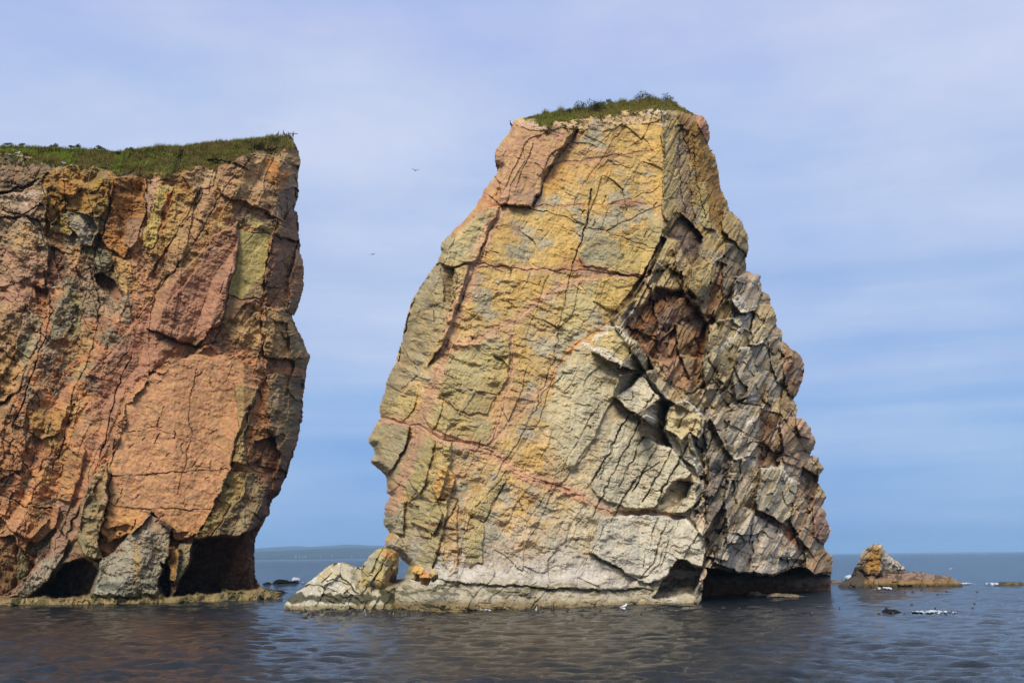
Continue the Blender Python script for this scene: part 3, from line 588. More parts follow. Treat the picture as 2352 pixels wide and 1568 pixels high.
P([(520,690),(598,686),(600,760),(602,803),(548,796),(513,761),(508,735)], out=.1, col=(184,150,96), part='rock_slab'); P([(545,700),(590,640),(605,640),(598,690),(560,720),(525,740)], out=0, col=(160,112,92), k=.7)
P([(548,510),(550,574),(522,680),(507,747),(485,752),(450,796),(400,778),(334,752),(387,697),(457,610),(492,543)], out=1.7, g=(-.006,0), col=(176,122,90), part='rock_buttress')
P([(626,539),(685,553),(676,600),(668,640),(664,712),(612,697),(610,627)], out=-1.0, g=(.05,0), col=(132,92,70), part='rock_flank')
P([(668,628),(697,610),(692,663),(672,722),(655,716),(662,680)], out=.5, g=(.01,0), col=(150,110,78), part='rock_rib'); P([(655,480),(684,490),(687,560),(650,548)], out=-.5, g=(.03,0), col=(130,96,74))
P([(608,704),(650,711),(672,740),(694,790),(700,826),(650,826),(605,817)], out=1.0, g=(.012,0), col=(182,148,90), part='rock_block')
P([(650,760),(680,760),(708,812),(704,850),(680,840)], out=.2, g=(.02,0), col=(146,126,84))
P([(141,673),(158,659),(173,708),(166,743),(148,778),(116,784),(120,715)], out=.7, g=(.002,0), col=(148,142,114), k=.95, part='rock_slab')
P([(158,655),(193,690),(184,760),(165,790),(150,778),(172,720)], out=.2, col=(160,148,96), part='rock_slab')
P([(119,564),(148,585),(151,641),(128,662),(104,655),(108,610)], out=-1.0, col=(134,88,70)); P([(81,655),(109,662),(106,711),(86,700)], out=-1.2, col=(170,100,50))
P([(60,700),(98,740),(85,800),(50,850),(30,820)], out=.5, col=(150,142,108), part='rock_rib'); P([(0,700),(55,690),(40,800),(0,880),(-40,880),(-40,700)], out=.8, g=(.01,0), col=(186,148,72), part='rock_rib')
P([(344,863),(451,812),(529,822),(603,877),(560,960),(537,1027),(529,1076),(492,1158),(455,1228),(410,1240),(349,1175),(308,1224),(246,1244),(221,1191),(250,1048),(267,978),(287,925)], out=1.5, g=(.0005,-.002), col=(196,142,98), k=.85, mot=.5, part='rock_face', soft=4, label='smooth salmon face of the left cliff')
P([(238,1152),(290,1166),(349,1172),(308,1224),(246,1244),(221,1200)], out=.1, col=(210,150,62), k=.75); P([(366,1172),(480,1172),(455,1228),(410,1240),(385,1200)], out=0, col=(208,146,84), k=.7)
P([(205,860),(290,770),(340,760),(420,790),(344,860),(285,925),(262,985),(230,960)], out=-.2, col=(172,120,92), k=.6)
P([(246,1060),(246,1150),(226,1244),(240,1287),(197,1277),(176,1240),(185,1150),(205,1101)], out=1.7, g=(-.004,.002), col=(148,140,98), part='rock_lobe')
P([(344,1179),(366,1192),(390,1212),(390,1265),(369,1326),(380,1372),(217,1372),(230,1294),(283,1244),(312,1216)], out=2.9, g=(.001,-.012), col=(158,156,138), part='rock_buttress', label='grey wedge between the two sea caves')
P([(310,1240),(322,1280),(318,1340),(308,1338),(306,1290)], out=0, col=(190,146,62), k=.7)
P([(537,877),(597,893),(585,930),(562,986),(568,1068),(529,1060),(529,1043),(545,978)], out=.9, g=(.008,0), col=(162,148,86), part='rock_rib')
P([(517,1084),(566,1084),(560,1130),(520,1180),(484,1232),(447,1238),(484,1171)], out=.9, g=(.006,-.008), col=(160,146,88), part='rock_lobe')
P([(566,1084),(590,1088),(615,1112),(613,1180),(570,1225),(486,1234),(520,1182),(556,1132)], out=1.6, g=(.02,-.01), col=(140,130,98), part='rock_lobe')
P([(600,893),(614,896),(615,1011),(590,1062),(574,1068),(566,1048),(591,960)], out=.4, g=(.006,0), col=(184,128,68), part='rock_rib')
P([(612,860),(694,864),(692,945),(676,1020),(655,1080),(638,1060),(632,1002),(618,990)], out=.4, g=(.03,0), col=(136,124,94), part='rock_flank')
P([(586,1011),(632,1002),(641,1043),(640,1075),(618,1110),(585,1095),(574,1076)], out=-.8, g=(.02,-.02), col=(124,84,62), k=.8)
P([(640,1075),(662,1085),(640,1134),(619,1150),(600,1200),(590,1180),(612,1120)], out=-.5, g=(.04,0), col=(134,92,66))
P([(-60,1134),(0,1134),(60,1158),(135,1166),(127,1208),(86,1244),(33,1224),(0,1190),(-60,1200)], out=1.0, g=(0,-.01), col=(176,122,78), part='rock_block')
P([(176,1011),(195,1035),(180,1100),(164,1158),(131,1146),(148,1068)], out=.9, g=(.004,0), col=(190,138,60), part='rock_rib')
P([(60,940),(150,945),(140,990),(102,1010),(72,995)], out=.8, g=(0,-.015), col=(182,136,62), part='rock_knob'); P([(100,1064),(135,1072),(132,1082),(98,1078)], out=.5, col=(160,150,104))
P([(-60,800),(20,790),(60,840),(40,900),(0,920),(-60,930)], out=.9, g=(.004,-.008), col=(178,138,80), part='rock_knob'); P([(-60,940),(30,935),(60,1000),(50,1080),(-60,1120)], out=.6, g=(0,-.004), col=(170,120,76), part='rock_block')
P([(156,1240),(144,1281),(94,1347),(60,1372),(20,1372),(82,1298),(90,1265),(135,1212)], out=2.0, g=(.004,-.01), col=(170,134,108), part='rock_spur')
P([(100,1290),(140,1262),(146,1280),(96,1347),(60,1370),(36,1368)], out=.3, g=(.01,0), col=(152,150,132), k=.8)
P([(-60,1240),(30,1230),(50,1290),(40,1350),(0,1370),(-60,1372)], out=-1.6, col=(120,84,50))
P([(40,1260),(70,1290),(60,1330),(42,1325)], out=.8, col=(120,120,84), part='rock_knob')
P([(480,560),(545,575),(520,740),(400,800),(290,900),(225,1050),(180,1230),(120,1290),(125,1180),(170,1000),(250,820),(350,690)], out=.5, col=(176,124,104), k=.42, soft=10)
P([(0,560),(90,580),(60,760),(-60,900),(-120,900),(-120,560)], out=.4, col=(172,132,112), k=.5, soft=8)
# sea caves
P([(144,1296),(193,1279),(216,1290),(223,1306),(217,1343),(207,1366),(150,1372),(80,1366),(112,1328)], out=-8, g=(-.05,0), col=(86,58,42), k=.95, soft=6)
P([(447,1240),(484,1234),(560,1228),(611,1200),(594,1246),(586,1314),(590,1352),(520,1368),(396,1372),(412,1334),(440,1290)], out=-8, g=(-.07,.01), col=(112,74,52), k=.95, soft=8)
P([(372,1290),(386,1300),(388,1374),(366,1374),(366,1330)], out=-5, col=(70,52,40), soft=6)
P([(387,1253),(416,1262),(404,1331),(384,1330)], out=1.8, col=(196,140,62), part='rock_foot'); P([(414,1250),(457,1250),(440,1300),(410,1330),(398,1338),(408,1290)], out=1.9, g=(.03,-.01), col=(146,138,104), part='rock_lobe')
# foot shelf
Yw = water_Y(px, itp(px, [(-120,1379),(0,1380),(160,1381),(394,1375),(533,1369),(615,1360),(660,1358)]))
sh = sst(py+9*n2+5*n1, itp(px, [(-120,1362),(160,1366),(394,1360),(533,1355),(600,1349),(660,1353)]), itp(px, [(-120,1373),(160,1376),(394,1370),(533,1364),(600,1358),(660,1359)]))
S.Y = S.Y*(1-sh)+(np.interp(px, [-120,0,160,400,560,640,720], [140.5,141,141.5,144,148.5,155,167])-3.0-.05*(py-1366)-1.0*n2)*sh
S.blob((150,130,84), sh*.85); S.blob((92,88,34), sh*sst(n2, .1, .4)*.7)
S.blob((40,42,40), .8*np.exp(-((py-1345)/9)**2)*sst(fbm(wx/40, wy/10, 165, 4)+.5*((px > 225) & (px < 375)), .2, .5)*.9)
S.blob((70,72,30), sst(py, 1300, 1350)*(px < 60)*sst(n2+.2, .1, .4)*.8)
def Ln(pts, w, depth=.5, col=None, k=.6, cw=None): S.line(pts, w*.72, depth*.6, col, k, cw)
Ln([(254,1089),(328,1091),(410,1084),(484,1078),(566,1082)], 2.2, .7, (120,74,50)); Ln([(238,1150),(287,1166),(369,1169),(480,1171)], 2.2, .7, (120,76,48))
Ln([(453,847),(437,925),(439,1002),(410,1134)], 2, .7, (120,74,50)); Ln([(267,1002),(344,982),(451,1010),(529,1040)], 1.8, .3, (150,94,66)); Ln([(540,835),(512,885)], 2, .4, (130,84,60))
Ln([(340,755),(400,782),(450,798),(490,790),(507,748)], 3, 1.2, (120,76,58)); Ln([(547,520),(549,574),(522,680),(506,748)], 3.5, 1.6, (90,58,48)); Ln([(548,528),(620,538)], 2, .7, (120,84,60)); Ln([(527,680),(560,688),(600,684)], 2, .7, (120,90,60)); Ln([(560,560),(580,540),(592,528)], 1.6, .5, (120,100,60))
Ln([(619,537),(612,620),(600,700),(604,817)], 2.6, 1.0, (130,110,90)); Ln([(590,352),(560,380),(510,440),(467,529),(400,620),(345,690)], 2.4, .8, (120,90,60)); Ln([(450,451),(411,529),(350,625)], 2.2, .8, (110,90,60))
Ln([(60,880),(0,930)], 3, 1.2, (100,70,50)); Ln([(215,880),(262,850),(300,800)], 2, .5, (120,80,64)); Ln([(300,820),(265,900),(245,990),(232,1050)], 2.8, 1.0, (120,74,60)); Ln([(0,1134),(50,1160),(120,1168)], 3, 1.4, (96,64,44))
Ln([(0,1010),(40,1030),(90,1120)], 2.5, .8, (120,80,56)); Ln([(262,1010),(255,1080),(246,1160),(226,1250)], 3, 1.0, (120,100,70)); Ln([(597,893),(566,960),(562,1030)], 3, 1.3, (90,80,50)); Ln([(700,826),(605,820),(530,820)], 2.5, .7, (150,104,80))
Ln([(340,1190),(325,1230),(310,1250)], 3, .4, (150,104,96)); Ln([(392,1215),(392,1265),(372,1326)], 3, 1.2, (80,64,50)); Ln([(0,440),(50,432),(96,412)], 3.5, 1.6, (60,50,44)); Ln([(5,484),(50,492),(98,470)], 2.8, 1.2, (90,70,54))
Ln([(150,486),(228,500)], 2.5, 1.0, (70,60,44)); Ln([(334,409),(334,486),(322,540)], 2.4, .8, (100,76,50)); Ln([(257,405),(253,472),(232,550)], 2.4, .9, (100,80,50)); Ln([(290,440),(334,455)], 1.8, .5, (110,80,30)); Ln([(250,482),(300,486),(330,484)], 1.8, .5, (110,80,30))
Ln([(100,620),(120,720),(95,800),(60,900),(30,980)], 3, 1.1, (120,84,66)); Ln([(200,600),(230,700),(215,800),(170,900),(150,1000),(120,1080)], 3, 1.0, (140,96,76)); Ln([(186,1160),(150,1240)], 4, 1.4, (130,90,74))
for a in [(0,352,60,358),(100,377,118,372),(163,378,205,380),(30,440,60,470),(60,450,105,440),(450,380,480,378),(664,315,672,345)]: S.line([(a[0],a[1]),(a[2],a[3])], 2, 0, (212,202,186), .75, 5)
# fracture relief: ribs that fan out from the middle of the face, slanting beds lower down
th = np.arctan2(px-345, 1000-py); rr_ = np.hypot(px-345, py-1000)
def pshard(w, Ln_, seed):
    u = rr_; v = th*430; lay_n = fbm(u/(Ln_*.8), v/(w*2), seed+5, 3); v = v+w*.6*lay_n
    lay = np.floor(v/w); fv = v/w-lay; uo = u/Ln_+7*hsh(lay, lay*0+3, seed)+.3*fbm(v/w, u/Ln_, seed+9, 2); bk = np.floor(uo); fu = uo-bk
    h = hsh(lay, bk, seed+31); s_ = hsh(lay, bk, seed+57)-.5
    return h+s_*(fv-.5)*1.3, hsh(lay, bk, seed+131)
a1, b1 = pshard(46, 170, 3); a2, b2 = pshard(17, 80, 7)
upm = (1-sst(py, 720, 880)); lom = (1-upm)*(1-sst(px, 190, 300)); rgt = sst(px, 560, 620)
g1_, g1e, g1h = shards(px, py, 113, 44, 110, 203, .45); g2_, g2e, g2h = shards(px, py, 112, 17, 44, 207, .5)
wx2 = px+34*fbm(px/60, py/60, 411, 4); wy2 = py+34*fbm(px/60, py/60, 412, 4)
smooth_f = sst(inpoly(wx2, wy2, [(344,863),(451,812),(529,822),(590,877),(529,1076),(455,1228),(221,1200),(250,1048)]).astype(float), 0, 1)
slabm = inpoly(wx, wy, [(548,528),(619,537),(598,683),(518,728),(505,748)]).astype(float)
band = sst(inpoly(wx2*.5+wx*.5, wy2*.5+wy*.5, [(480,560),(545,575),(520,740),(400,800),(290,900),(225,1050),(180,1230),(120,1290),(125,1180),(170,1000),(250,820),(350,690)]).astype(float), 0, 1)
keep = 1-np.maximum(np.maximum(smooth_f*.85, slabm*.9), band*.5)
S.Y -= keep*(upm*((a1-.5)*1.1+(a2-.5)*.4) + lom*((g1_-.5)*1.1+(g2_-.5)*.4))
S.Y -= keep*(1-upm)*(1-lom)*((g2_-.5)*.3)
r1, r1e, r1h = shards(px, py, 100, 26, 90, 213, .4); S.Y -= rgt*keep*((r1-.5)*1.3)
f1, f2, wi, cx_, cy_ = worley(px/30+n1*.6, py/36+n2*.4, 281)
S.Y += keep*((f1**2)*.3+(wi-.5)*.3+cx_*.6*(wi-.4)-cy_*.6*(wi-.5))
u, v = rot(px, py, 14)
t1 = terr(fbm(u/36+.6*n1, v/17+.5*n1, 271, 4)+1, 7, .18)
S.Y -= (.25+.5*keep)*(.8*(t1-1)) + (.06+.1*keep)*fbm(px/6, py/6, 291, 4)*1.5 + .3*fbm(px/30, py/30, 293, 4)*keep
S.col *= (1+keep*(.20*(b1-.5)*upm+.16*(b2-.5)*upm+.2*(g1h-.5)*lom+.2*(wi-.5)))[..., None]
fm = fbm(px/6, py/6, 301, 4); S.col = S.col*(1-(smooth_f*sst(fm, -.05, .25)*.45)[..., None]) + C(168,112,84)*(smooth_f*sst(fm, -.05, .25)*.45)[..., None]
S.col = S.col*(1-(smooth_f*sst(-fm, .05, .3)*.4)[..., None]) + C(206,158,98)*(smooth_f*sst(-fm, .05, .3)*.4)[..., None]
uf, vf = rot(px, py, 112); vf = vf+60*fbm(uf/260, vf/200, 421, 3); tw = (vf/118) % 1
fold = np.where(tw < .7, tw/.7, (1-tw)/.3)
S.Y -= 1.9*(fold-.5)*(1-smooth_f)*(1-slabm)*sst(py, 560, 760)*(1-sst(px, 560, 640)) + 1.2*(fold-.5)*(1-slabm)*(1-sst(py, 560, 760))
rt = np.random.RandomState(78)
for k in range(140):
    x0, y0 = rt.uniform(0, 690), rt.uniform(400, 1340)
    a = R_(rt.choice([105, 118, 15, 135]) + rt.randn()*12); l = rt.uniform(6, 30)
    S.line([(x0, y0), (x0+l*.5*math.cos(a)+rt.randn()*1.5, y0+l*.5*math.sin(a)+rt.randn()*1.5), (x0+l*math.cos(a), y0+l*math.sin(a))], rt.uniform(1.4, 2.4), rt.uniform(.2, .5), (150,104,74), .3, 1.6)
S.Y += 3.0*(1-sst(S.ed, 0, 24))**2*(py < 1340)*(py > 380)
# the grown-over crown slopes back
crown = itp(px, [(-120,350),(0,352),(105,368),(118,388),(158,378),(225,386),(267,404),(369,400),(415,402),(453,382),(499,390),(534,370),(590,348),(632,352),(668,345),(700,330)])
cb = np.clip(crown-py, 0, 90); S.Y += cb*.055
veg = sst(cb+6*n2, 0, 8)
S.col = S.col*(1-veg[..., None]*.92)+C(70,66,26)*veg[..., None]*.92
S.blob((190,176,160), veg*sst(fbm(px/8, py/6, 321, 3)+.6*sst(px, 600, 690), .42, .55)*.8)
S.col = np.clip((S.col*.93+S.col.mean(-1, keepdims=True)*.07)*np.array([.99, .99, .93]), 0, .75)
S.rough = np.where(py > 1366, .25, 1.0)
cliffS = S
cliff = tag(empty('sea_cliff', (-38., 143., 0)), 'long pinkish orange cliff with green top, left of the gap', 'cliff')
reparent(S.build('rock_face', None, back=45, shrink=.05, lean=-.3), cliff)
# ------------------------------------------------------------------ sea
def mat_sea():
    m, n, l, b = new_mat('sea_water')
    t = n.new('ShaderNodeTexCoord')
    b.inputs['Base Color'].default_value = (.005, .010, .015, 1); b.inputs['Roughness'].default_value = .06; b.inputs['IOR'].default_value = 1.33; b.inputs['Specular IOR Level'].default_value = .42
    mpn = n.new('ShaderNodeMapping'); mpn.inputs['Scale'].default_value = (.75, 1.7, 1); l.new(t.outputs['Object'], mpn.inputs[0])
    z1 = n.new('ShaderNodeTexNoise'); z1.inputs['Scale'].default_value = 1.9; z1.inputs['Detail'].default_value = 8; z1.inputs['Roughness'].default_value = .68; z1.inputs['Distortion'].default_value = .6
    l.new(mpn.outputs[0], z1.inputs['Vector'])
    bp = n.new('ShaderNodeBump'); bp.inputs['Strength'].default_value = .9; bp.inputs['Distance'].default_value = .55; l.new(z1.outputs[0], bp.inputs['Height'])
    ge = n.new('ShaderNodeNewGeometry'); sp = n.new('ShaderNodeSeparateXYZ'); l.new(ge.outputs['Position'], sp.inputs[0])
    dr = n.new('ShaderNodeMapRange'); dr.inputs[1].default_value = 90; dr.inputs[2].default_value = 320; dr.inputs[3].default_value = .12; dr.inputs[4].default_value = 1.5; l.new(sp.outputs[1], dr.inputs[0])
    l.new(dr.outputs[0], bp.inputs['Distance'])
    l.new(bp.outputs[0], b.inputs['Normal'])
    return m
SEA = mat_sea()
def wave_h(X, Y, spacing):
    rs = np.random.RandomState(8); h = np.zeros(X.shape)
    for k in range(130):
        lam = .42*(3.2/.42)**rs.rand(); th = R_(262+rs.randn()*30); kx, ky = math.cos(th)*2*math.pi/lam, math.sin(th)*2*math.pi/lam
        amp = .0050*lam; ph = rs.rand()*6.28
        h += amp*np.sin(kx*X+ky*Y+ph)*np.clip(lam/(spacing*2.5)-.6, 0, 1)
    g = .7+.6*vn(X/9, Y/14, 5)
    return h*g-.06
rows = 760; cols = 560
ys = 34*(15000/34)**(np.linspace(0, 1, rows)**1.7)
tt = np.linspace(-1, 1, cols); tx = np.sign(tt)*np.abs(tt)**1.15*.95
Xg = ys[:, None]*tx[None]; Yg = np.repeat(ys[:, None], cols, 1)
Zg = wave_h(Xg, Yg, np.maximum(np.gradient(ys)[:, None]*np.ones(cols), Yg*.0022))
idx = np.arange(rows*cols).reshape(rows, cols)
q = np.stack([idx[:-1, :-1], idx[:-1, 1:], idx[1:, 1:], idx[1:, :-1]], -1).reshape(-1, 4)
V = np.stack([Xg, Yg, Zg], -1).reshape(-1, 3)
ang = np.linspace(0, 2*math.pi, 49)[:-1]; r = 17500
ring = np.stack([r*np.cos(ang), r*np.sin(ang), np.full(48, -.8)], -1); n0 = len(V)
V = np.concatenate([V, ring, [[0, 0, -.8]]]); tri = np.array([[n0+i, n0+(i+1) % 48, n0+48] for i in range(48)])
sea = mk_mesh('sea', V, q, tri, None, SEA, smooth=True); tag(sea, kind='structure')

# ------------------------------------------------------------------ lesser rocks
def small_rock(name, outline, Yc, cols, step=1.5, seed=1, bul=2.0, lines=(), root=None, back=4., amp=1., algae=True, jag=1.5, polys=()):
    s = Relief(outline, step, jag, seed)
    px, py = s.px, s.py
    w = np.array(outline, float)[:, 0]; sc_ = bul
    s.Y = (Yc if not callable(Yc) else Yc(px, py)) + sc_*(1-sst(s.ed, 0, 16*max(.4, min(bul, 1.5))))**1.6
    n1 = fbm(px/26, py/26, seed+1, 4); n2 = fbm(px/9, py/9, seed+2, 4)
    s.col = np.zeros(px.shape+(3,))+C(*cols[0])
    for c, m in zip(cols[1:], (sst(n1, .05, .35), sst(-n1+.4*n2, .1, .4), sst(n2, .2, .4))): s.blob(c, m*.8)
    for pl in polys: s.poly(**pl)
    h_, e_, g_ = shards(px, py, 118, 22, 50, seed+3, .4); s.Y -= amp*(h_-.5)*.9; h2_, e2_, g2_ = shards(px, py, 30, 13, 34, seed+4, .4); s.Y -= amp*(h2_-.5)*.5
    s.Y -= amp*(.12*fbm(px/5, py/5, seed+5, 4)+.3*n1)
    for l in lines: s.line(l, 1.7, .45, (120, 104, 76), .6)
    if algae:
        wl = (Yc if not callable(Yc) else Yc(px, py)); z = at(px, py, s.Y)[..., 2]
        s.blob((46,48,28), sst(n1+.9*np.exp(-((z-1.0)/.5)**2), .45, .7)*.85); s.blob((120,104,58), sst(-z, -.5, -.2)*.8)
        s.rough = np.where(z < .3, .3, 1.)
    o = s.build(name, root, back=back, shrink=.3)
    return o
W3 = lambda x, y: float(water_Y(np.array(float(x)), np.array(float(y))))
def put_origin(o):
    """origin of a single-mesh thing to the middle of its foot"""
    n = len(o.data.vertices); a = np.empty(n*3, np.float32); o.data.vertices.foreach_get('co', a); a = a.reshape(-1, 3)
    c = np.array([a[:, 0].mean(), a[:, 1].mean(), a[:, 2].min()]); o.data.vertices.foreach_set('co', (a-c).astype(np.float32).ravel()); o.location = c.tolist(); o.data.update()
    return o
leg = small_rock('arch_leg', [(846,1278),(862,1262),(876,1259),(893,1263),(905,1270),(904,1306),(895,1334),(890,1360),(828,1350),(829,1310),(832,1299)], 117.0,
    [(178,162,110),(190,160,84),(160,154,134)], 1.4, 401, 1.6, [[(893,1270),(862,1330)],[(903,1290),(880,1322)]], amp=.7, algae=False,
    polys=[dict(pts=[(880,1262),(905,1268),(900,1284),(878,1274)], col=(196,136,76)), dict(pts=[(884,1315),(903,1296),(903,1310),(893,1345),(885,1345)], g=(.05,0), out=-.3, col=(150,120,96))])
leg[0]['label'] = 'leaning slab that props the small arch'; reparent(leg, stack)
b1 = small_rock('boulder', [(652,1386),(688,1359),(706,1340),(721,1328),(735,1315),(746,1303),(762,1294),(778,1290),(799,1295),(814,1304),(824,1318),(833,1342),(852,1360),(866,1386),(866,1420),(652,1420)],
    lambda x, y: 118.5-.02*(y-1290), [(186,178,154),(190,174,128),(172,166,148),(212,204,190)], 1.4, 411, 2.6, [[(784,1320),(812,1352),(835,1372)],[(700,1345),(740,1348),(775,1360)],[(760,1312),(740,1340)]], amp=.7)
tag(put_origin(b1[0]), 'large pale cracked boulder at the left foot of the stack', 'boulder', 'boulders at the foot of the small arch')
b2 = small_rock('boulder', [(808,1308),(815,1302),(831,1301),(846,1312),(862,1318),(890,1333),(912,1345),(916,1420),(830,1420),(812,1360)],
    lambda x, y: 119.5-.035*(y-1300), [(178,166,134),(150,140,100),(190,182,162)], 1.4, 421, 2.0, [[(826,1370),(848,1340)]], amp=.7)
tag(put_origin(b2[0]), 'lower mossy boulder between the large pale boulder and the arch', 'boulder', 'boulders at the foot of the small arch')
for i, (pl, c, lb) in enumerate([([(946,1312),(955,1303),(974,1304),(978,1314),(970,1324),(950,1322)], (212,166,86), 'yellow orange fallen stone leaning on the foot of the stack, leftmost'),
        ([(962,1324),(972,1318),(990,1320),(992,1330),(966,1331)], (206,148,84), 'flat orange fallen stone, lowest of the three'),
        ([(984,1316),(990,1307),(1003,1312),(1007,1320),(996,1331),(988,1328)], (196,168,110), 'pale square fallen stone, rightmost of the three')]):
    o = small_rock('fallen_stone', pl, 107.6-.4*i, [c, tuple(int(v*.93) for v in c)], 1.2, 430+i, .5, amp=.25, algae=False, back=1.0, jag=.8)
    tag(put_origin(o[0]), lb, 'stone', 'fallen stones below the slabs')
yi = W3(2070, 1344)
isl = Relief([(1925,1350),(1943,1335),(1967,1321),(1978,1309),(1980,1290),(1982,1276),(1990,1267),(1998,1260),(2006,1252),(2014,1246),(2021,1249),(2029,1256),(2037,1270),(2047,1280),(2055,1287),(2065,1289),(2074,1297),(2078,1306),(2084,1311),(2096,1312),(2110,1312),(2123,1314),(2140,1318),(2160,1321),(2170,1319),(2185,1324),(2197,1331),(2212,1340),(2212,1360),(1925,1360)], 1.3, 1.4, 501)
px, py = isl.px, isl.py
isl.Y = yi+1.0 + .06*np.clip(px-2020, 0, 200)*(py < 1318) - 3.*sst(py, 1318, 1345) + 3.*(1-sst(isl.ed, 0, 14))**1.5
n1 = fbm(px/26, py/26, 503, 4); n2 = fbm(px/8, py/8, 504, 4)
isl.col = np.zeros(px.shape+(3,))+C(150,132,104); isl.blob((176,132,60), sst(-px+4*n2, -2026, -2018)*.95); isl.blob((196,188,174), sst(px, 2020, 2030)*sst(n2, 0, .25)*(py < 1316)); isl.blob((84,80,72), sst(px, 2024, 2034)*sst(-n2, .05, .3)*(py < 1316))
isl.blob((142,112,92), sst(py, 1308, 1322)*.9); isl.blob((78,66,48), sst(n2+.4*n1, .0, .25)*(py > 1306)*.75); isl.blob((150,116,40), .8*sst(py+4*n2, 1330, 1338)*.9); isl.blob((60,54,30), sst(py+3*n2, 1337, 1343)*.8); isl.blob((70,64,50), sst(-px, -1992, -1980)*(py > 1290)*.9); isl.blob((200,184,160), (1-sst(isl.ed, 3, 9))*(py < 1300)*.7)
h_, e_, g_ = shards(px, py, 118, 12, 36, 505, .4); isl.Y -= (h_-.5)*1.1+.25*fbm(px/5, py/5, 506, 4); f1, f2, wi, cx_, cy_ = worley(px/16, py/12, 507); isl.Y -= (wi-.5)*.9
isl.poly([(1982,1276),(2014,1246),(2019,1262),(2030,1300),(2026,1322),(1990,1322),(1980,1310)], out=.8, part='rock_spire', label='orange lichened spire')
isl.poly([(1925,1340),(1968,1322),(2080,1314),(2124,1314),(2170,1320),(2212,1341),(2212,1362),(1925,1362)], out=.6, g=(0,-.05), part='rock_reef')
islet = tag(empty('rock_islet', at(np.array(2020.), np.array(1344.), yi+2).tolist()), 'small pointed islet with orange left face, right of the stack', 'islet')
reparent(isl.build('rock_flank', None, back=9, shrink=.5), islet)
def skerry(pl, lb, seed, cols=((60,54,42),(84,76,50),(50,46,40)), bul=.8, grp='low rocks awash'):
    P_ = np.array(pl, float); yb = W3(P_[:, 0].mean(), P_[:, 1].max()); pl2 = pl+[(P_[:, 0].max(), P_[:, 1].max()+6), (P_[:, 0].min(), P_[:, 1].max()+6)]
    o = small_rock('low_rock', pl2, yb+.4, list(cols), 1.0, seed, bul, amp=.4, algae=False, back=3., jag=1.2)
    return tag(put_origin(o[0]), lb, 'rock', grp)
skerry([(624,1339),(631,1333),(640,1329),(650,1331),(662,1337),(669,1334),(676,1332),(690,1338)], 'dark low rock with a white splash in the gap between cliff and stack', 601)
skerry([(604,1341),(610,1338),(614,1337),(621,1341)], 'tiny dark rock left of the splash in the gap', 602)
skerry([(596,1359),(612,1355),(640,1356),(660,1361)], 'long flat rock running out from the right foot of the cliff', 603)
skerry([(2284,1341),(2296,1338),(2310,1336),(2330,1337),(2345,1337),(2372,1341)], 'low rock with yellow weed at the right edge of the photo', 604, ((110,92,44),(60,52,34),(84,80,60)))
skerry([(1908,1337),(1914,1332),(1924,1331),(1936,1334),(1950,1337)], 'low brown rock between the stack and the pointed islet', 605, ((120,104,90),(90,70,50),(84,80,60)))
skerry([(1713,1366),(1722,1360),(1740,1357),(1756,1361),(1766,1366)], 'pale wet rock in front of the hollow, the left one', 606, ((168,146,104),(150,120,70),(120,110,90)))
skerry([(1767,1367),(1780,1362),(1800,1361),(1822,1364),(1860,1370)], 'long flat wet rock in front of the hollow, the right one', 607, ((140,122,94),(110,84,54),(90,84,66)))
skerry([(2033,1408),(2041,1403),(2048,1401),(2056,1404),(2068,1408)], 'black rock tip breaking the water beside the long white breaker', 608, ((30,28,30),(40,38,40),(24,24,26)))
# ------------------------------------------------------------------ far shore under haze
FAR = mat_plain('far_forest', (.025, .04, .055), .9, .35, .01)
def far_ridge(name, pts, Y0, depth, seed, y_shore):
    xs_ = np.linspace(pts[0][0], pts[-1][0], 260); top = itp(xs_, pts)+1.1*fbm(xs_/16, xs_*0, seed, 4)
    prof = np.array([0, .12, .3, .55, .8, 1., .7, 0]); yo = np.array([0, .02, .15, .4, .7, 1., 1.5, 2.]); V = []
    for k in range(8):
        Yk = Y0+depth*yo[k]; p = at(xs_, top, np.full(xs_.shape, Y0+depth)); z = np.maximum(p[:, 2], 1)*prof[k]*(1+.12*fbm(xs_/30, xs_*0+k, seed+k, 3)*(0 < k < 5)) - (1 if k in (0, 7) else 0)
        V.append(np.stack([p[:, 0]*Yk/(Y0+depth), np.full(xs_.shape, Yk), z], -1))
    V = np.concatenate(V); n = len(xs_); i_ = np.arange(8*n).reshape(8, n); q = np.stack([i_[:-1, :-1], i_[:-1, 1:], i_[1:, 1:], i_[1:, :-1]], -1).reshape(-1, 4)
    return tag(mk_mesh(name, V, q, None, None, FAR, smooth=True), kind='structure')
far_ridge('far_shore', [(-300,1272),(300,1270),(585,1267),(632,1264),(688,1262),(720,1260),(790,1258),(845,1257.5),(900,1258),(1100,1262),(1300,1266),(1500,1275)], 6500, 900, 700, 0)
far_ridge('distant_hills', [(-300,1266),(400,1262),(585,1259),(671,1254),(720,1255),(790,1250),(860,1252),(930,1254),(1100,1262),(1300,1272)], 11500, 1500, 710, 0)
WH = mat_plain('white_paint', (.2, .21, .22), .6, .05, 1.); RF = mat_plain('roof_grey', (.3, .28, .27), .8, .1, 1.)
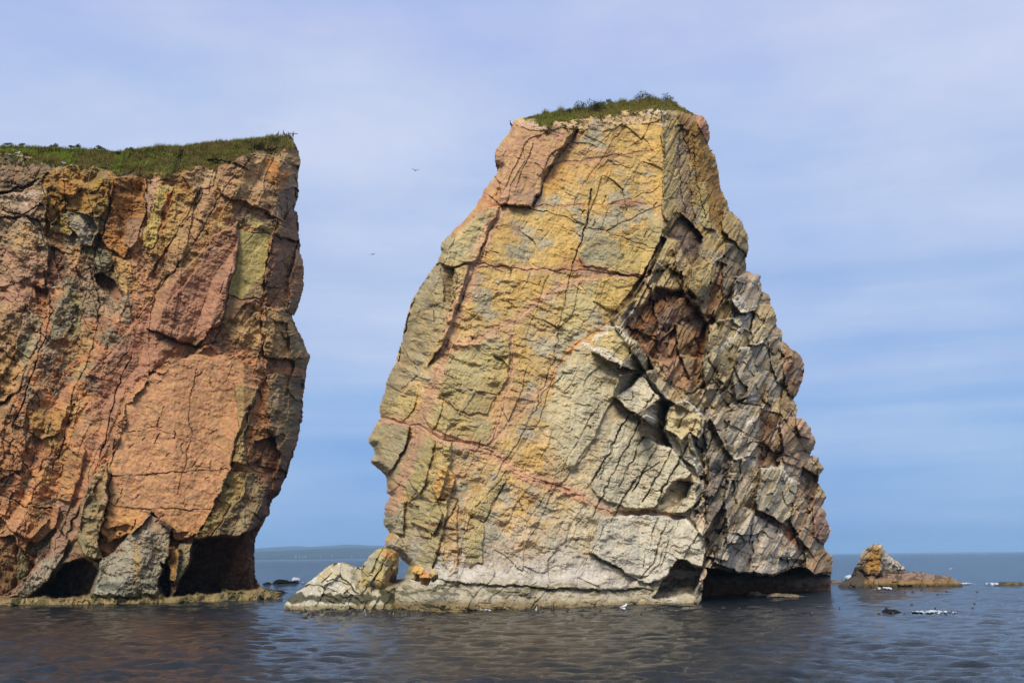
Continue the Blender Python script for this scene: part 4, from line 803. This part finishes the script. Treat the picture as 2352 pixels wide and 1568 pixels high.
def house(x, y, w, lb, n=0):
    p = at(np.array(float(x)), np.array(float(y)), 6515.+20*(n % 3)); z0 = 14.; w = w*.55; r = empty('house', (p[0], p[1], z0)); tag(r, lb, 'house', 'white houses along the far shore')
    h = w*.55; d = w*.8; v = [(-w/2,-d/2,-6),(w/2,-d/2,-6),(w/2,d/2,-6),(-w/2,d/2,-6),(-w/2,-d/2,h),(w/2,-d/2,h),(w/2,d/2,h),(-w/2,d/2,h)]
    mk_mesh('wall', v, [(0,1,5,4),(1,2,6,5),(2,3,7,6),(3,0,4,7),(4,5,6,7)], None, None, WH, r)
    v = [(-w*.55,-d*.58,h+.05),(w*.55,-d*.58,h+.05),(w*.55,d*.58,h+.05),(-w*.55,d*.58,h+.05),(-w*.55,0,h*1.7),(w*.55,0,h*1.7)]
    mk_mesh('roof', v, [(0,1,5,4),(2,3,4,5)], [(0,4,3),(1,2,5)], None, RF, r)
hs = [(679,10,'leftmost house of the row of four'),(688,8,'second house of the row of four'),(695,8,'third house of the row of four'),(702,11,'rightmost and widest house of the row of four'),(737,8,'lone small house right of the row of four'),(762,11,'lone larger house in the middle of the far shore'),(808,9,'lone house near the arch side of the far shore'),(829,7,'tiny house farthest right before the arch')]
for i, (x, w, lb) in enumerate(hs): house(x, 1278, w, 'white '+lb, i)
# ------------------------------------------------------------------ growth on the tops
def sampler(Sx):
    def f(x, y):
        st = Sx.px[0, 1]-Sx.px[0, 0]; j = np.clip(((x-Sx.px[0, 0])/st).astype(int), 0, Sx.px.shape[1]-1); i = np.clip(((y-Sx.py[0, 0])/st).astype(int), 0, Sx.px.shape[0]-1)
        return Sx.Y[i, j], Sx.mask[i, j]
    return f
def blades(P, H, colr, rs, n=6, wid=.05, lean=.35):
    m = len(P); V = []; K = []
    for k in range(n):
        a = rs.rand(m)*6.28; r = rs.rand(m)*.22; b = P+np.stack([r*np.cos(a), r*np.sin(a), -.05+0*a], -1)
        h = H*(.6+.6*rs.rand(m)); d = rs.rand(m)*6.28; l = lean*h*(rs.rand(m)+.2)
        tip = b+np.stack([l*np.cos(d)+.12*h, l*np.sin(d), h], -1); w = wid*(.6+.8*rs.rand(m)); sx = np.stack([w*np.cos(a), w*np.sin(a)*.5, 0*a], -1)
        V.append(np.stack([b-sx, b+sx, tip], 1)); c = colr*(.75+.5*rs.rand(m))[:, None]; K.append(np.repeat(c[:, None], 3, 1))
    V = np.concatenate(V).reshape(-1, 3); K = np.concatenate(K).reshape(-1, 3); return V, K
def leaves(P, R, colr, rs, n=40, size=.09, flat=.8):
    m = len(P); u = rs.randn(m, n, 3); u /= np.linalg.norm(u, axis=-1, keepdims=True); u *= (rs.rand(m, n, 1)**.4); u[..., 2] = np.abs(u[..., 2])*flat
    c = P[:, None]+u*R[:, None, None]; t = rs.randn(m, n, 3); t /= np.linalg.norm(t, axis=-1, keepdims=True); b = np.cross(t, rs.randn(m, n, 3)); b /= np.linalg.norm(b, axis=-1, keepdims=True)
    s_ = size*(.6+.8*rs.rand(m, n, 1)); V = np.stack([c-t*s_, c+b*s_*.6, c+t*s_, c-b*s_*.6], 2).reshape(-1, 3)
    K = np.repeat((colr[:, None]*(.7+.6*rs.rand(m, n, 1)))[:, :, None], 4, 2).reshape(-1, 3); return V, K
rs = np.random.RandomState(21)
GR = [lin((106,108,32)), lin((84,84,32)), lin((112,96,44)), lin((62,70,26)), lin((100,76,44))]
def pal(n, w): return np.array(GR)[rs.choice(5, n, p=w)]
def grow(Sx, x, y, H, colr, n=6, lift=0., wid=.05):
    Yv, m = sampler(Sx)(x, y); x, y, Yv, H, colr = x[m], y[m], Yv[m], H[m], colr[m]
    return blades(at(x, y, Yv-.05), H, colr, rs, n, wid)
# cliff crown
topc = cliff_out[:14]; N_ = 15000
x = rs.uniform(-110, 672, N_); t_ = rs.rand(N_); y = itp(x, topc)+2.5+t_*(1+.45*fbm(x/16, x*0, 805, 4))*np.maximum(itp(x, [(-120,350),(0,352),(60,354),(105,372),(158,378),(225,384),(267,398),(340,398),(415,396),(453,380),(499,386),(534,368),(590,346),(640,352),(672,345)])-itp(x, topc)-2, 1)
patch = fbm(x/40, y/14, 801, 3); colr = np.where(((patch > .05) & (x < 330+60*rs.rand(N_)))[:, None], lin((104,116,28)), pal(N_, [.2,.3,.2,.2,.1])); colr = np.where(((patch < -.2) | (t_ > .85))[:, None], pal(N_, [.05,.2,.35,.1,.3]), colr)
ok = rs.rand(N_) < np.where(x > 600, .45, 1); V1, K1 = grow(cliffS, x[ok], y[ok], (.28+.25*(patch[ok] < 0)+.2*(t_[ok] < .08))*(.6+.9*vn(x[ok]/7, y[ok]/5, 71)), colr[ok], 6)
x = rs.uniform(-110, 672, 900); y = itp(x, topc)+3; V2, K2 = grow(cliffS, x, y, np.full(900, .45)+.35*rs.rand(900), pal(900, [.2,.4,.2,.2,0]), 9, wid=.04)
V = np.concatenate([V1, V2]); K = np.concatenate([K1, K2]); tag(mk_mesh('cliff_top_grass', V, None, np.arange(len(V)).reshape(-1, 3), K, LEAF), kind='stuff')
xm = rs.uniform(-100, 640, 1500); ym = itp(xm, topc)+4+rs.rand(1500)*np.where(xm < 300, 38, 44)*np.clip((660-xm)/200, .3, 1)
pm = fbm(xm/40, ym/14, 801, 3); Yv, m = sampler(cliffS)(xm, ym); cm = np.where((pm > .05)[:, None], lin((92,104,28)), lin((60,66,26)))
xm[:260] = rs.uniform(-100, 420, 260); ym[:260] = itp(xm[:260], topc)+3+3*rs.rand(260); Yv, m = sampler(cliffS)(xm, ym); Rr = .25+.35*rs.rand(1500); Rr[:260] = .25+.5*vn(xm[:260]/12, xm[:260]*0, 77)
V, K = leaves(at(xm, ym, Yv)[m], Rr[m], cm[m], rs, 26, .07); tag(mk_mesh('cliff_top_ground_cover', V, np.arange(len(V)).reshape(-1, 4), None, K, LEAF), kind='stuff')
# stack crown
def endt(x): return .25+.75*sst(x, 1200, 1262)*(1-sst(x, 1545, 1592))
tops = [p for p in stack_out if p[1] < 300 and p[0] > 1195]
lowb = [(1200,288),(1240,296),(1262,290),(1290,282),(1330,286),(1370,272),(1400,270),(1450,262),(1500,256),(1545,254),(1590,262)]
xA_, N_ = rs.uniform(1204, 1590, 9000), 9000; t_ = rs.rand(N_)**1.2; yA = itp(xA_, tops)+2+t_*.78*(1+.6*fbm(xA_/14, xA_*0, 815, 4))*np.maximum(itp(xA_, lowb)-itp(xA_, tops), 1)
patch = fbm(xA_/26, yA/12, 811, 3); colr = np.where((xA_ < 1320)[:, None], pal(N_, [.35,.35,.05,.25,0]), pal(N_, [.15,.35,.35,.1,.05]))
ok = rs.rand(N_) < np.where(t_ > .7, .35, 1)*np.where(xA_ > 1550, .35, 1)*np.where(xA_ < 1235, .45, 1); V1, K1 = grow(stackS, xA_[ok], yA[ok], (.3+.35*(t_[ok] < .3))*(.5+1.0*vn(xA_[ok]/8, yA[ok]/6, 72))*endt(xA_[ok]), colr[ok], 6)
x = rs.uniform(1215, 1550, 1500); y = itp(x, tops)+2.5; V2, K2 = grow(stackS, x, y, (.5+.5*rs.rand(1500))*(.5+1.*vn(x/9, x*0, 73))*endt(x), pal(1500, [.2,.4,.3,.1,0]), 10, wid=.035)
V = np.concatenate([V1, V2]); K = np.concatenate([K1, K2]); tag(mk_mesh('stack_top_grass', V, None, np.arange(len(V)).reshape(-1, 3), K, LEAF), kind='stuff')
xm = np.concatenate([rs.uniform(1250, 1540, 160), rs.uniform(1550, 1640, 60)]); ym = np.concatenate([itp(xm[:160], lowb)+rs.uniform(-8, 22, 160), 262+(xm[160:]-1550)*.9+rs.uniform(-4, 60, 60)]); Yv, m = sampler(stackS)(xm, ym)
V, K = leaves(at(xm, ym, Yv)[m], (.15+.25*rs.rand(220))[m], np.tile(lin((84,88,34)), (220, 1))[m], rs, 22, .07); tag(mk_mesh('stack_rim_plants', V, np.arange(len(V)).reshape(-1, 4), None, K, LEAF), kind='stuff')
BARK = mat_plain('bark', (.07, .05, .035), .9, .2, 8.)
def shrub(Sx, x, ytop, w, h, lb, grp, c=(50,64,30)):
    ytop += 2 if x < 700 else -h*.35; h *= (1. if x < 700 else 1.35); w *= 1.3
    yb = ytop+h; Yv, m = sampler(Sx)(np.array([float(x)]), np.array([yb+2.])); Yv = Yv[0]+.3; p = at(np.array(float(x)), np.array(yb+0.), Yv); k = Yv/FPX
    r = empty('shrub', p.tolist()); tag(r, lb, 'shrub', grp); n = max(3, int(w/5)); R0 = h*k*.5
    cx_ = rs.uniform(-.5, .5, n)*w*k*.75; hz = rs.uniform(.35, .75, n)*h*k*(1-.5*np.abs(cx_)/(w*k*.5+1e-6)); P_ = np.stack([cx_, rs.uniform(-.3, .3, n)*w*k*.5, hz], -1)
    V, K = leaves(P_, np.full(n, R0), np.tile(lin(c), (n, 1)), rs, 70, .075, 1.); mk_mesh('foliage', V, np.arange(len(V)).reshape(-1, 4), None, K, LEAF, r)
    V = []; T = []
    for q_ in P_:
        b = len(V); e = .03; V += [(-e, 0, -.4), (e, 0, -.4), (0, e, -.4), tuple(q_+np.array([0, 0, R0*.5]))]; T += [(b, b+1, b+3), (b+1, b+2, b+3), (b+2, b, b+3)]
    mk_mesh('stem', V, None, T, None, BARK, r)
for x, yt, w, h, lb in [(18,324,14,10,'small dark bush on the skyline nearest the left edge'),(52,325,16,10,'dark bush on the skyline right of the leftmost one'),(126,329,24,13,'wide dark bush on the skyline above the bright green slope'),(164,330,12,10,'narrow bush beside the tallest one on the cliff skyline'),(176,328,16,14,'tallest bush on the cliff skyline'),(226,334,30,12,'broad low bush right of the tallest one'),(244,340,16,10,'rounded bush at the dip of the cliff skyline'),(268,343,20,14,'bush in the dip of the skyline'),(298,337,30,12,'wide bush just right of the dip')]:
    shrub(cliffS, x, yt, w, h, lb, 'bushes on the cliff skyline')
for x, yt, w, h, lb in [(1352,236,58,26,'round dark green shrub in the middle of the stack top'),(1306,252,14,12,'small shrub at the left of the stack top'),(1398,233,26,12,'low shrub right of the round one on the stack top'),(1480,218,40,20,'ragged shrub at the highest point of the stack'),(1529,222,24,18,'upright shrub at the right end of the stack top')]:
    shrub(stackS, x, yt, w, h, lb, 'shrubs on the stack top', (40,54,28))
# ------------------------------------------------------------------ birds
def mat_bird(name, c): return mat_plain(name, c, .6, .1, 20.)
BLK = mat_bird('black_plumage', (.012, .013, .018)); WHT = mat_bird('white_plumage', (.8, .8, .8)); GRY = mat_bird('grey_plumage', (.35, .37, .40)); YEL = mat_bird('yellow_bill', (.6, .35, .05))
def tube(path, seg=8):
    V = []; F = []; P_ = [Vector(p[:3]) for p in path]
    for i, p in enumerate(path):
        d = (P_[min(i+1, len(P_)-1)]-P_[max(i-1, 0)]).normalized(); a = d.cross(Vector((0, 1, 0))).normalized(); b = Vector((0, 1, 0))
        fy = p[4] if len(p) > 4 else 1
        for s_ in range(seg):
            t = 2*math.pi*s_/seg; V.append(tuple(P_[i]+a*math.cos(t)*p[3]+b*math.sin(t)*p[3]*fy))
    for i in range(len(path)-1):
        for s_ in range(seg): F.append((i*seg+s_, i*seg+(s_+1) % seg, (i+1)*seg+(s_+1) % seg, (i+1)*seg+s_))
    return V, F
def wing_mesh(name, pts, th, mat, root):
    """tapered wing: (span, lead, trail, z) stations"""
    V = []; F = []
    for (y, l, t_, z) in pts: V += [(l, y, z), ((l+t_)/2, y, z+th), (t_, y, z), ((l+t_)/2, y, z-th*.5)]
    for i in range(len(pts)-1):
        a = i*4; b = a+4
        for k in range(4): F.append((a+k, a+(k+1) % 4, b+(k+1) % 4, b+k))
    F += [(3, 2, 1, 0), (len(V)-4, len(V)-3, len(V)-2, len(V)-1)]
    return mk_mesh(name, V, F, None, None, mat, root, True)
def standing(name, cat, p, rz, lb, grp, body, bill, s=1., wings=None, gull=False):
    r = empty(name, p); r.rotation_euler = (0, 0, rz); r.scale = (s, s, s); tag(r, lb, cat, grp)
    if not gull: path = [(-.30,0,.06,.02,.8),(-.22,0,.14,.05),(-.12,0,.22,.095),(0,0,.36,.12),(.07,0,.50,.095),(.09,0,.60,.05),(.08,0,.70,.038),(.09,0,.78,.042),(.13,0,.82,.042),(.17,0,.82,.02)]
    else: path = [(-.28,0,.20,.015,.8),(-.18,0,.22,.05),(-.05,0,.25,.095),(.08,0,.29,.09),(.15,0,.35,.055),(.18,0,.41,.05),(.22,0,.43,.045),(.26,0,.42,.02)]
    V, F = tube(path); mk_mesh('body', V, F, None, None, body, r, True)
    e = path[-1]; V, F = tube([(e[0], 0, e[2], .016), (e[0]+.10, 0, e[2]-.01, .006)], 5); mk_mesh('beak', V, F, None, None, bill, r)
    for sy in (-1, 1):
        V, F = tube([(-.02, sy*.05, .24, .018), (0, sy*.06, .02, .014), (.07, sy*.06, .0, .01)], 5); mk_mesh('leg', V, F, None, None, bill, r)
        if wings: wing_mesh('wing', [(sy*.05,.14,-.06,.50),(sy*.30,.16,-.10,.56),(sy*.62,.06,-.10,.44)], .02, body, r)
        else:
            V, F = tube([(.08, sy*.08, path[4][2]-.03, .02), (-.04, sy*.10, path[3][2]-.03, .07, .4), (-.22, sy*.05, path[1][2]+.02, .03, .4), (-.34, sy*.02, path[0][2]+.02, .006)], 6); mk_mesh('wing', V, F, None, None, GRY if gull else body, r, True)
    return r
def perch(Sx, x, y):
    Yv, m = sampler(Sx)(np.array([float(x)]), np.array([y+4.])); return at(np.array(float(x)), np.array(float(y)), Yv[0]-.1).tolist()
for x, yb, rz, s_, w_, lb in [(623,316,0.2,.8,None,'small cormorant, leftmost of the cormorants on the cliff corner'),(638,313,.3,1.,None,'cormorant leaning right, second from left on the cliff corner'),(652,312,3.0,1.1,None,'tall cormorant leaning left, third on the cliff corner'),(657.5,313,.4,.75,None,'short cormorant between two taller ones'),(664,318,2.9,1.25,None,'cormorant on the slope just below the corner rim'),(673,316,1.7,1.25,True,'cormorant holding its wings out at the cliff corner')]:
    standing('cormorant', 'cormorant', perch(cliffS, x, yb), rz, lb, 'cormorants on the cliff corner', BLK, GRY, s_, w_)
standing('cormorant', 'cormorant', perch(stackS, 1174, 293), 2.8, 'lone cormorant on the upper left corner of the stack', None, BLK, GRY, 1.1)
for Sx, x, yb, rz, s_, lb in [(cliffS,40,357,.5,1.,'white gull on the pale rocks near the left edge of the cliff'),(cliffS,147,380,3.,1.,'white gull at the lower edge of the green slope'),(cliffS,123,668,1.5,1.2,'white gull in the rusty hollow of the cliff face'),(cliffS,167,742,.3,1.0,'white gull on the grey slab of the cliff face')]:
    standing('gull', 'gull', perch(Sx, x, yb), rz, lb, 'gulls resting on the cliff', WHT, YEL, s_*1.25, gull=True)
def flying(p, rz, roll, lb, body=BLK, s=1., k=.25):
    r = empty('flying_bird', p); r.rotation_euler = (roll, 0, rz); r.scale = (s,)*3; tag(r, lb, 'bird', 'birds flying in the gap')
    V, F = tube([(-.32,0,0,.01),(-.22,0,0,.045,1.6),(-.05,0,0,.09),(.12,0,0,.08),(.22,0,.02,.045),(.30,0,.03,.045),(.36,0,.02,.015)]); mk_mesh('body', V, F, None, None, body, r, True)
    V, F = tube([(.36,0,.02,.015),(.44,0,.01,.005)], 5); mk_mesh('beak', V, F, None, None, GRY, r)
    for sy in (-1, 1): wing_mesh('wing', [(sy*.05,.14,-.10,.03),(sy*.28,.18,-.06,k*.5),(sy*.50,.08,-.12,k*.55),(sy*.68,-.10,-.18,k*.2)], .015, body, r)
flying(at(np.array(954.), np.array(392.), 190).tolist(), 1.75, .1, 'dark bird gliding with bent wings, the higher of the two', k=.42)
flying(at(np.array(856.), np.array(584.), 190).tolist(), 1.2, -.12, 'dark bird with flat wings, the lower of the two', s=.85, k=.15)
g = standing('gull', 'gull', (at(np.array(1433.), np.array(1396.), W3(1433, 1396))-np.array([0, 0, .22])).tolist(), .3, 'white gull swimming in front of the foot of the stack', None, WHT, YEL, 1.4, gull=True)
# ------------------------------------------------------------------ foam and kelp
FOAM = mat_plain('foam', (.5, .54, .58), .85, .1, 3.)
Vf = []; Ff = []
def foam(x0, x1, yc, hy, th=.0, seed=1, zl=.12):
    global Vf, Ff
    nx_, ny_ = max(10, int((x1-x0)/.8)), max(7, int(hy*4)); X, Yp = np.meshgrid(np.linspace(x0, x1, nx_), np.linspace(yc-hy, yc+hy, ny_)); Yw_ = water_Y(X, Yp); p = at(X, Yp, Yw_)
    e = 1-((X-(x0+x1)/2)/((x1-x0)/2))**2-((Yp-yc)/hy)**2; nz_ = fbm(X/6, Yp/1.6, seed, 5)
    p[..., 2] = .04+zl*.6*(1+nz_)*np.clip(e*2, 0, 1); m = (e*.9+nz_*1.9) > th+.42
    i_ = np.arange(nx_*ny_).reshape(ny_, nx_)+len(Vf); q = m[:-1, :-1] & m[1:, 1:]; f = np.stack([i_[:-1, :-1], i_[1:, :-1], i_[1:, 1:], i_[:-1, 1:]], -1)[q]
    hm_ = 0
    Vf += [tuple(v) for v in p.reshape(-1, 3)]; Ff += f.tolist()
for a in [(2085,2200,1407,3.2,-.05,1,.12),(2110,2165,1405.5,2,-.2,2,.15),(1938,1962,1330,5,-.3,3,.8),(2000,2060,1351,2.6,0,4),(2200,2240,1340,1.8,-.2,6),(2262,2296,1341.5,2,-.3,7,.3),(670,690,1331,4,-.3,8,.5),(688,706,1338,1.6,0,9),(1700,1735,1356,2,-.3,10),(1700,1718,1354,2,-.5,11,.3),(1828,1862,1354,2,-.1,12),(1560,1600,1381,1.4,0,13),(1425,1440,1398,1.2,0,14),(600,690,1362,1.0,.1,16),(1090,1130,1402,1.2,.1,17),(2216,2222,1293,.7,.1,20),(2302,2308,1285,.6,.1,21),(2340,2349,1302,.7,.1,22),(2180,2189,1306,.7,.1,23)]: foam(*a)
tag(mk_mesh('sea_foam', Vf, Ff, None, None, FOAM), kind='stuff')
KEL = mat_plain('kelp', (.02, .015, .012), .35, .4, 5.)
V = []; T = []
def kelp(x, y, w, h):
    p = at(np.array(float(x)), np.array(float(y)), W3(x, y)); b = len(V); n = 8
    for i in range(n): a = i/n*6.283; r = w*(.6+.6*rs.rand()); V.append((p[0]+r*math.cos(a), p[1]+r*math.sin(a)*1.3, -.05))
    for i in range(n): a = i/n*6.283; r = w*.45*(.6+.6*rs.rand()); V.append((p[0]+r*math.cos(a)+.1*w, p[1]+r*math.sin(a), h*(.6+.5*rs.rand())))
    V.append((p[0], p[1], h*1.1))
    for i in range(n):
        j = (i+1) % n; T.extend([(b+i, b+j, b+n+j), (b+i, b+n+j, b+n+i), (b+n+i, b+n+j, b+2*n)])
for k in range(70): kelp(rs.uniform(690, 1000), rs.uniform(1396, 1408)+abs(rs.randn())*6, .10+.22*rs.rand(), .05+.10*rs.rand())
for k in range(18): kelp(rs.uniform(1940, 2330), 1350+60*rs.rand()**1.3, .08+.18*rs.rand(), .04+.08*rs.rand())
for k in range(40): kelp(rs.uniform(1200, 1930), rs.uniform(1392, 1412), .08+.14*rs.rand(), .05+.06*rs.rand())
for x, y, h in [(1233,1385,.5),(838,1398,.5),(1270,1384,.5)]: kelp(x, y+14, .25, h)
tag(mk_mesh('floating_kelp', V, None, T, None, KEL), kind='stuff')
# ------------------------------------------------------------------ sea haze
X0, X1, Y0, Y1, Z0, Z1 = -19000, 19000, -18000, 19000, -2.0, 150.
v = [(x, y, z) for z in (Z0, Z1) for (x, y) in ((X0, Y0), (X1, Y0), (X1, Y1), (X0, Y1))]
hm = bpy.data.materials.new('haze'); hm.use_nodes = True; n = hm.node_tree.nodes; n.clear(); ho = n.new('ShaderNodeOutputMaterial'); pv = n.new('ShaderNodeVolumePrincipled')
pv.inputs['Color'].default_value = (.42, .70, 1, 1); pv.inputs['Density'].default_value = 6e-5; pv.inputs['Anisotropy'].default_value = 0.0; hm.node_tree.links.new(pv.outputs[0], ho.inputs['Volume'])
tag(mk_mesh('haze', v, [(0,3,2,1),(4,5,6,7),(0,1,5,4),(1,2,6,5),(2,3,7,6),(3,0,4,7)], None, None, hm), kind='stuff')
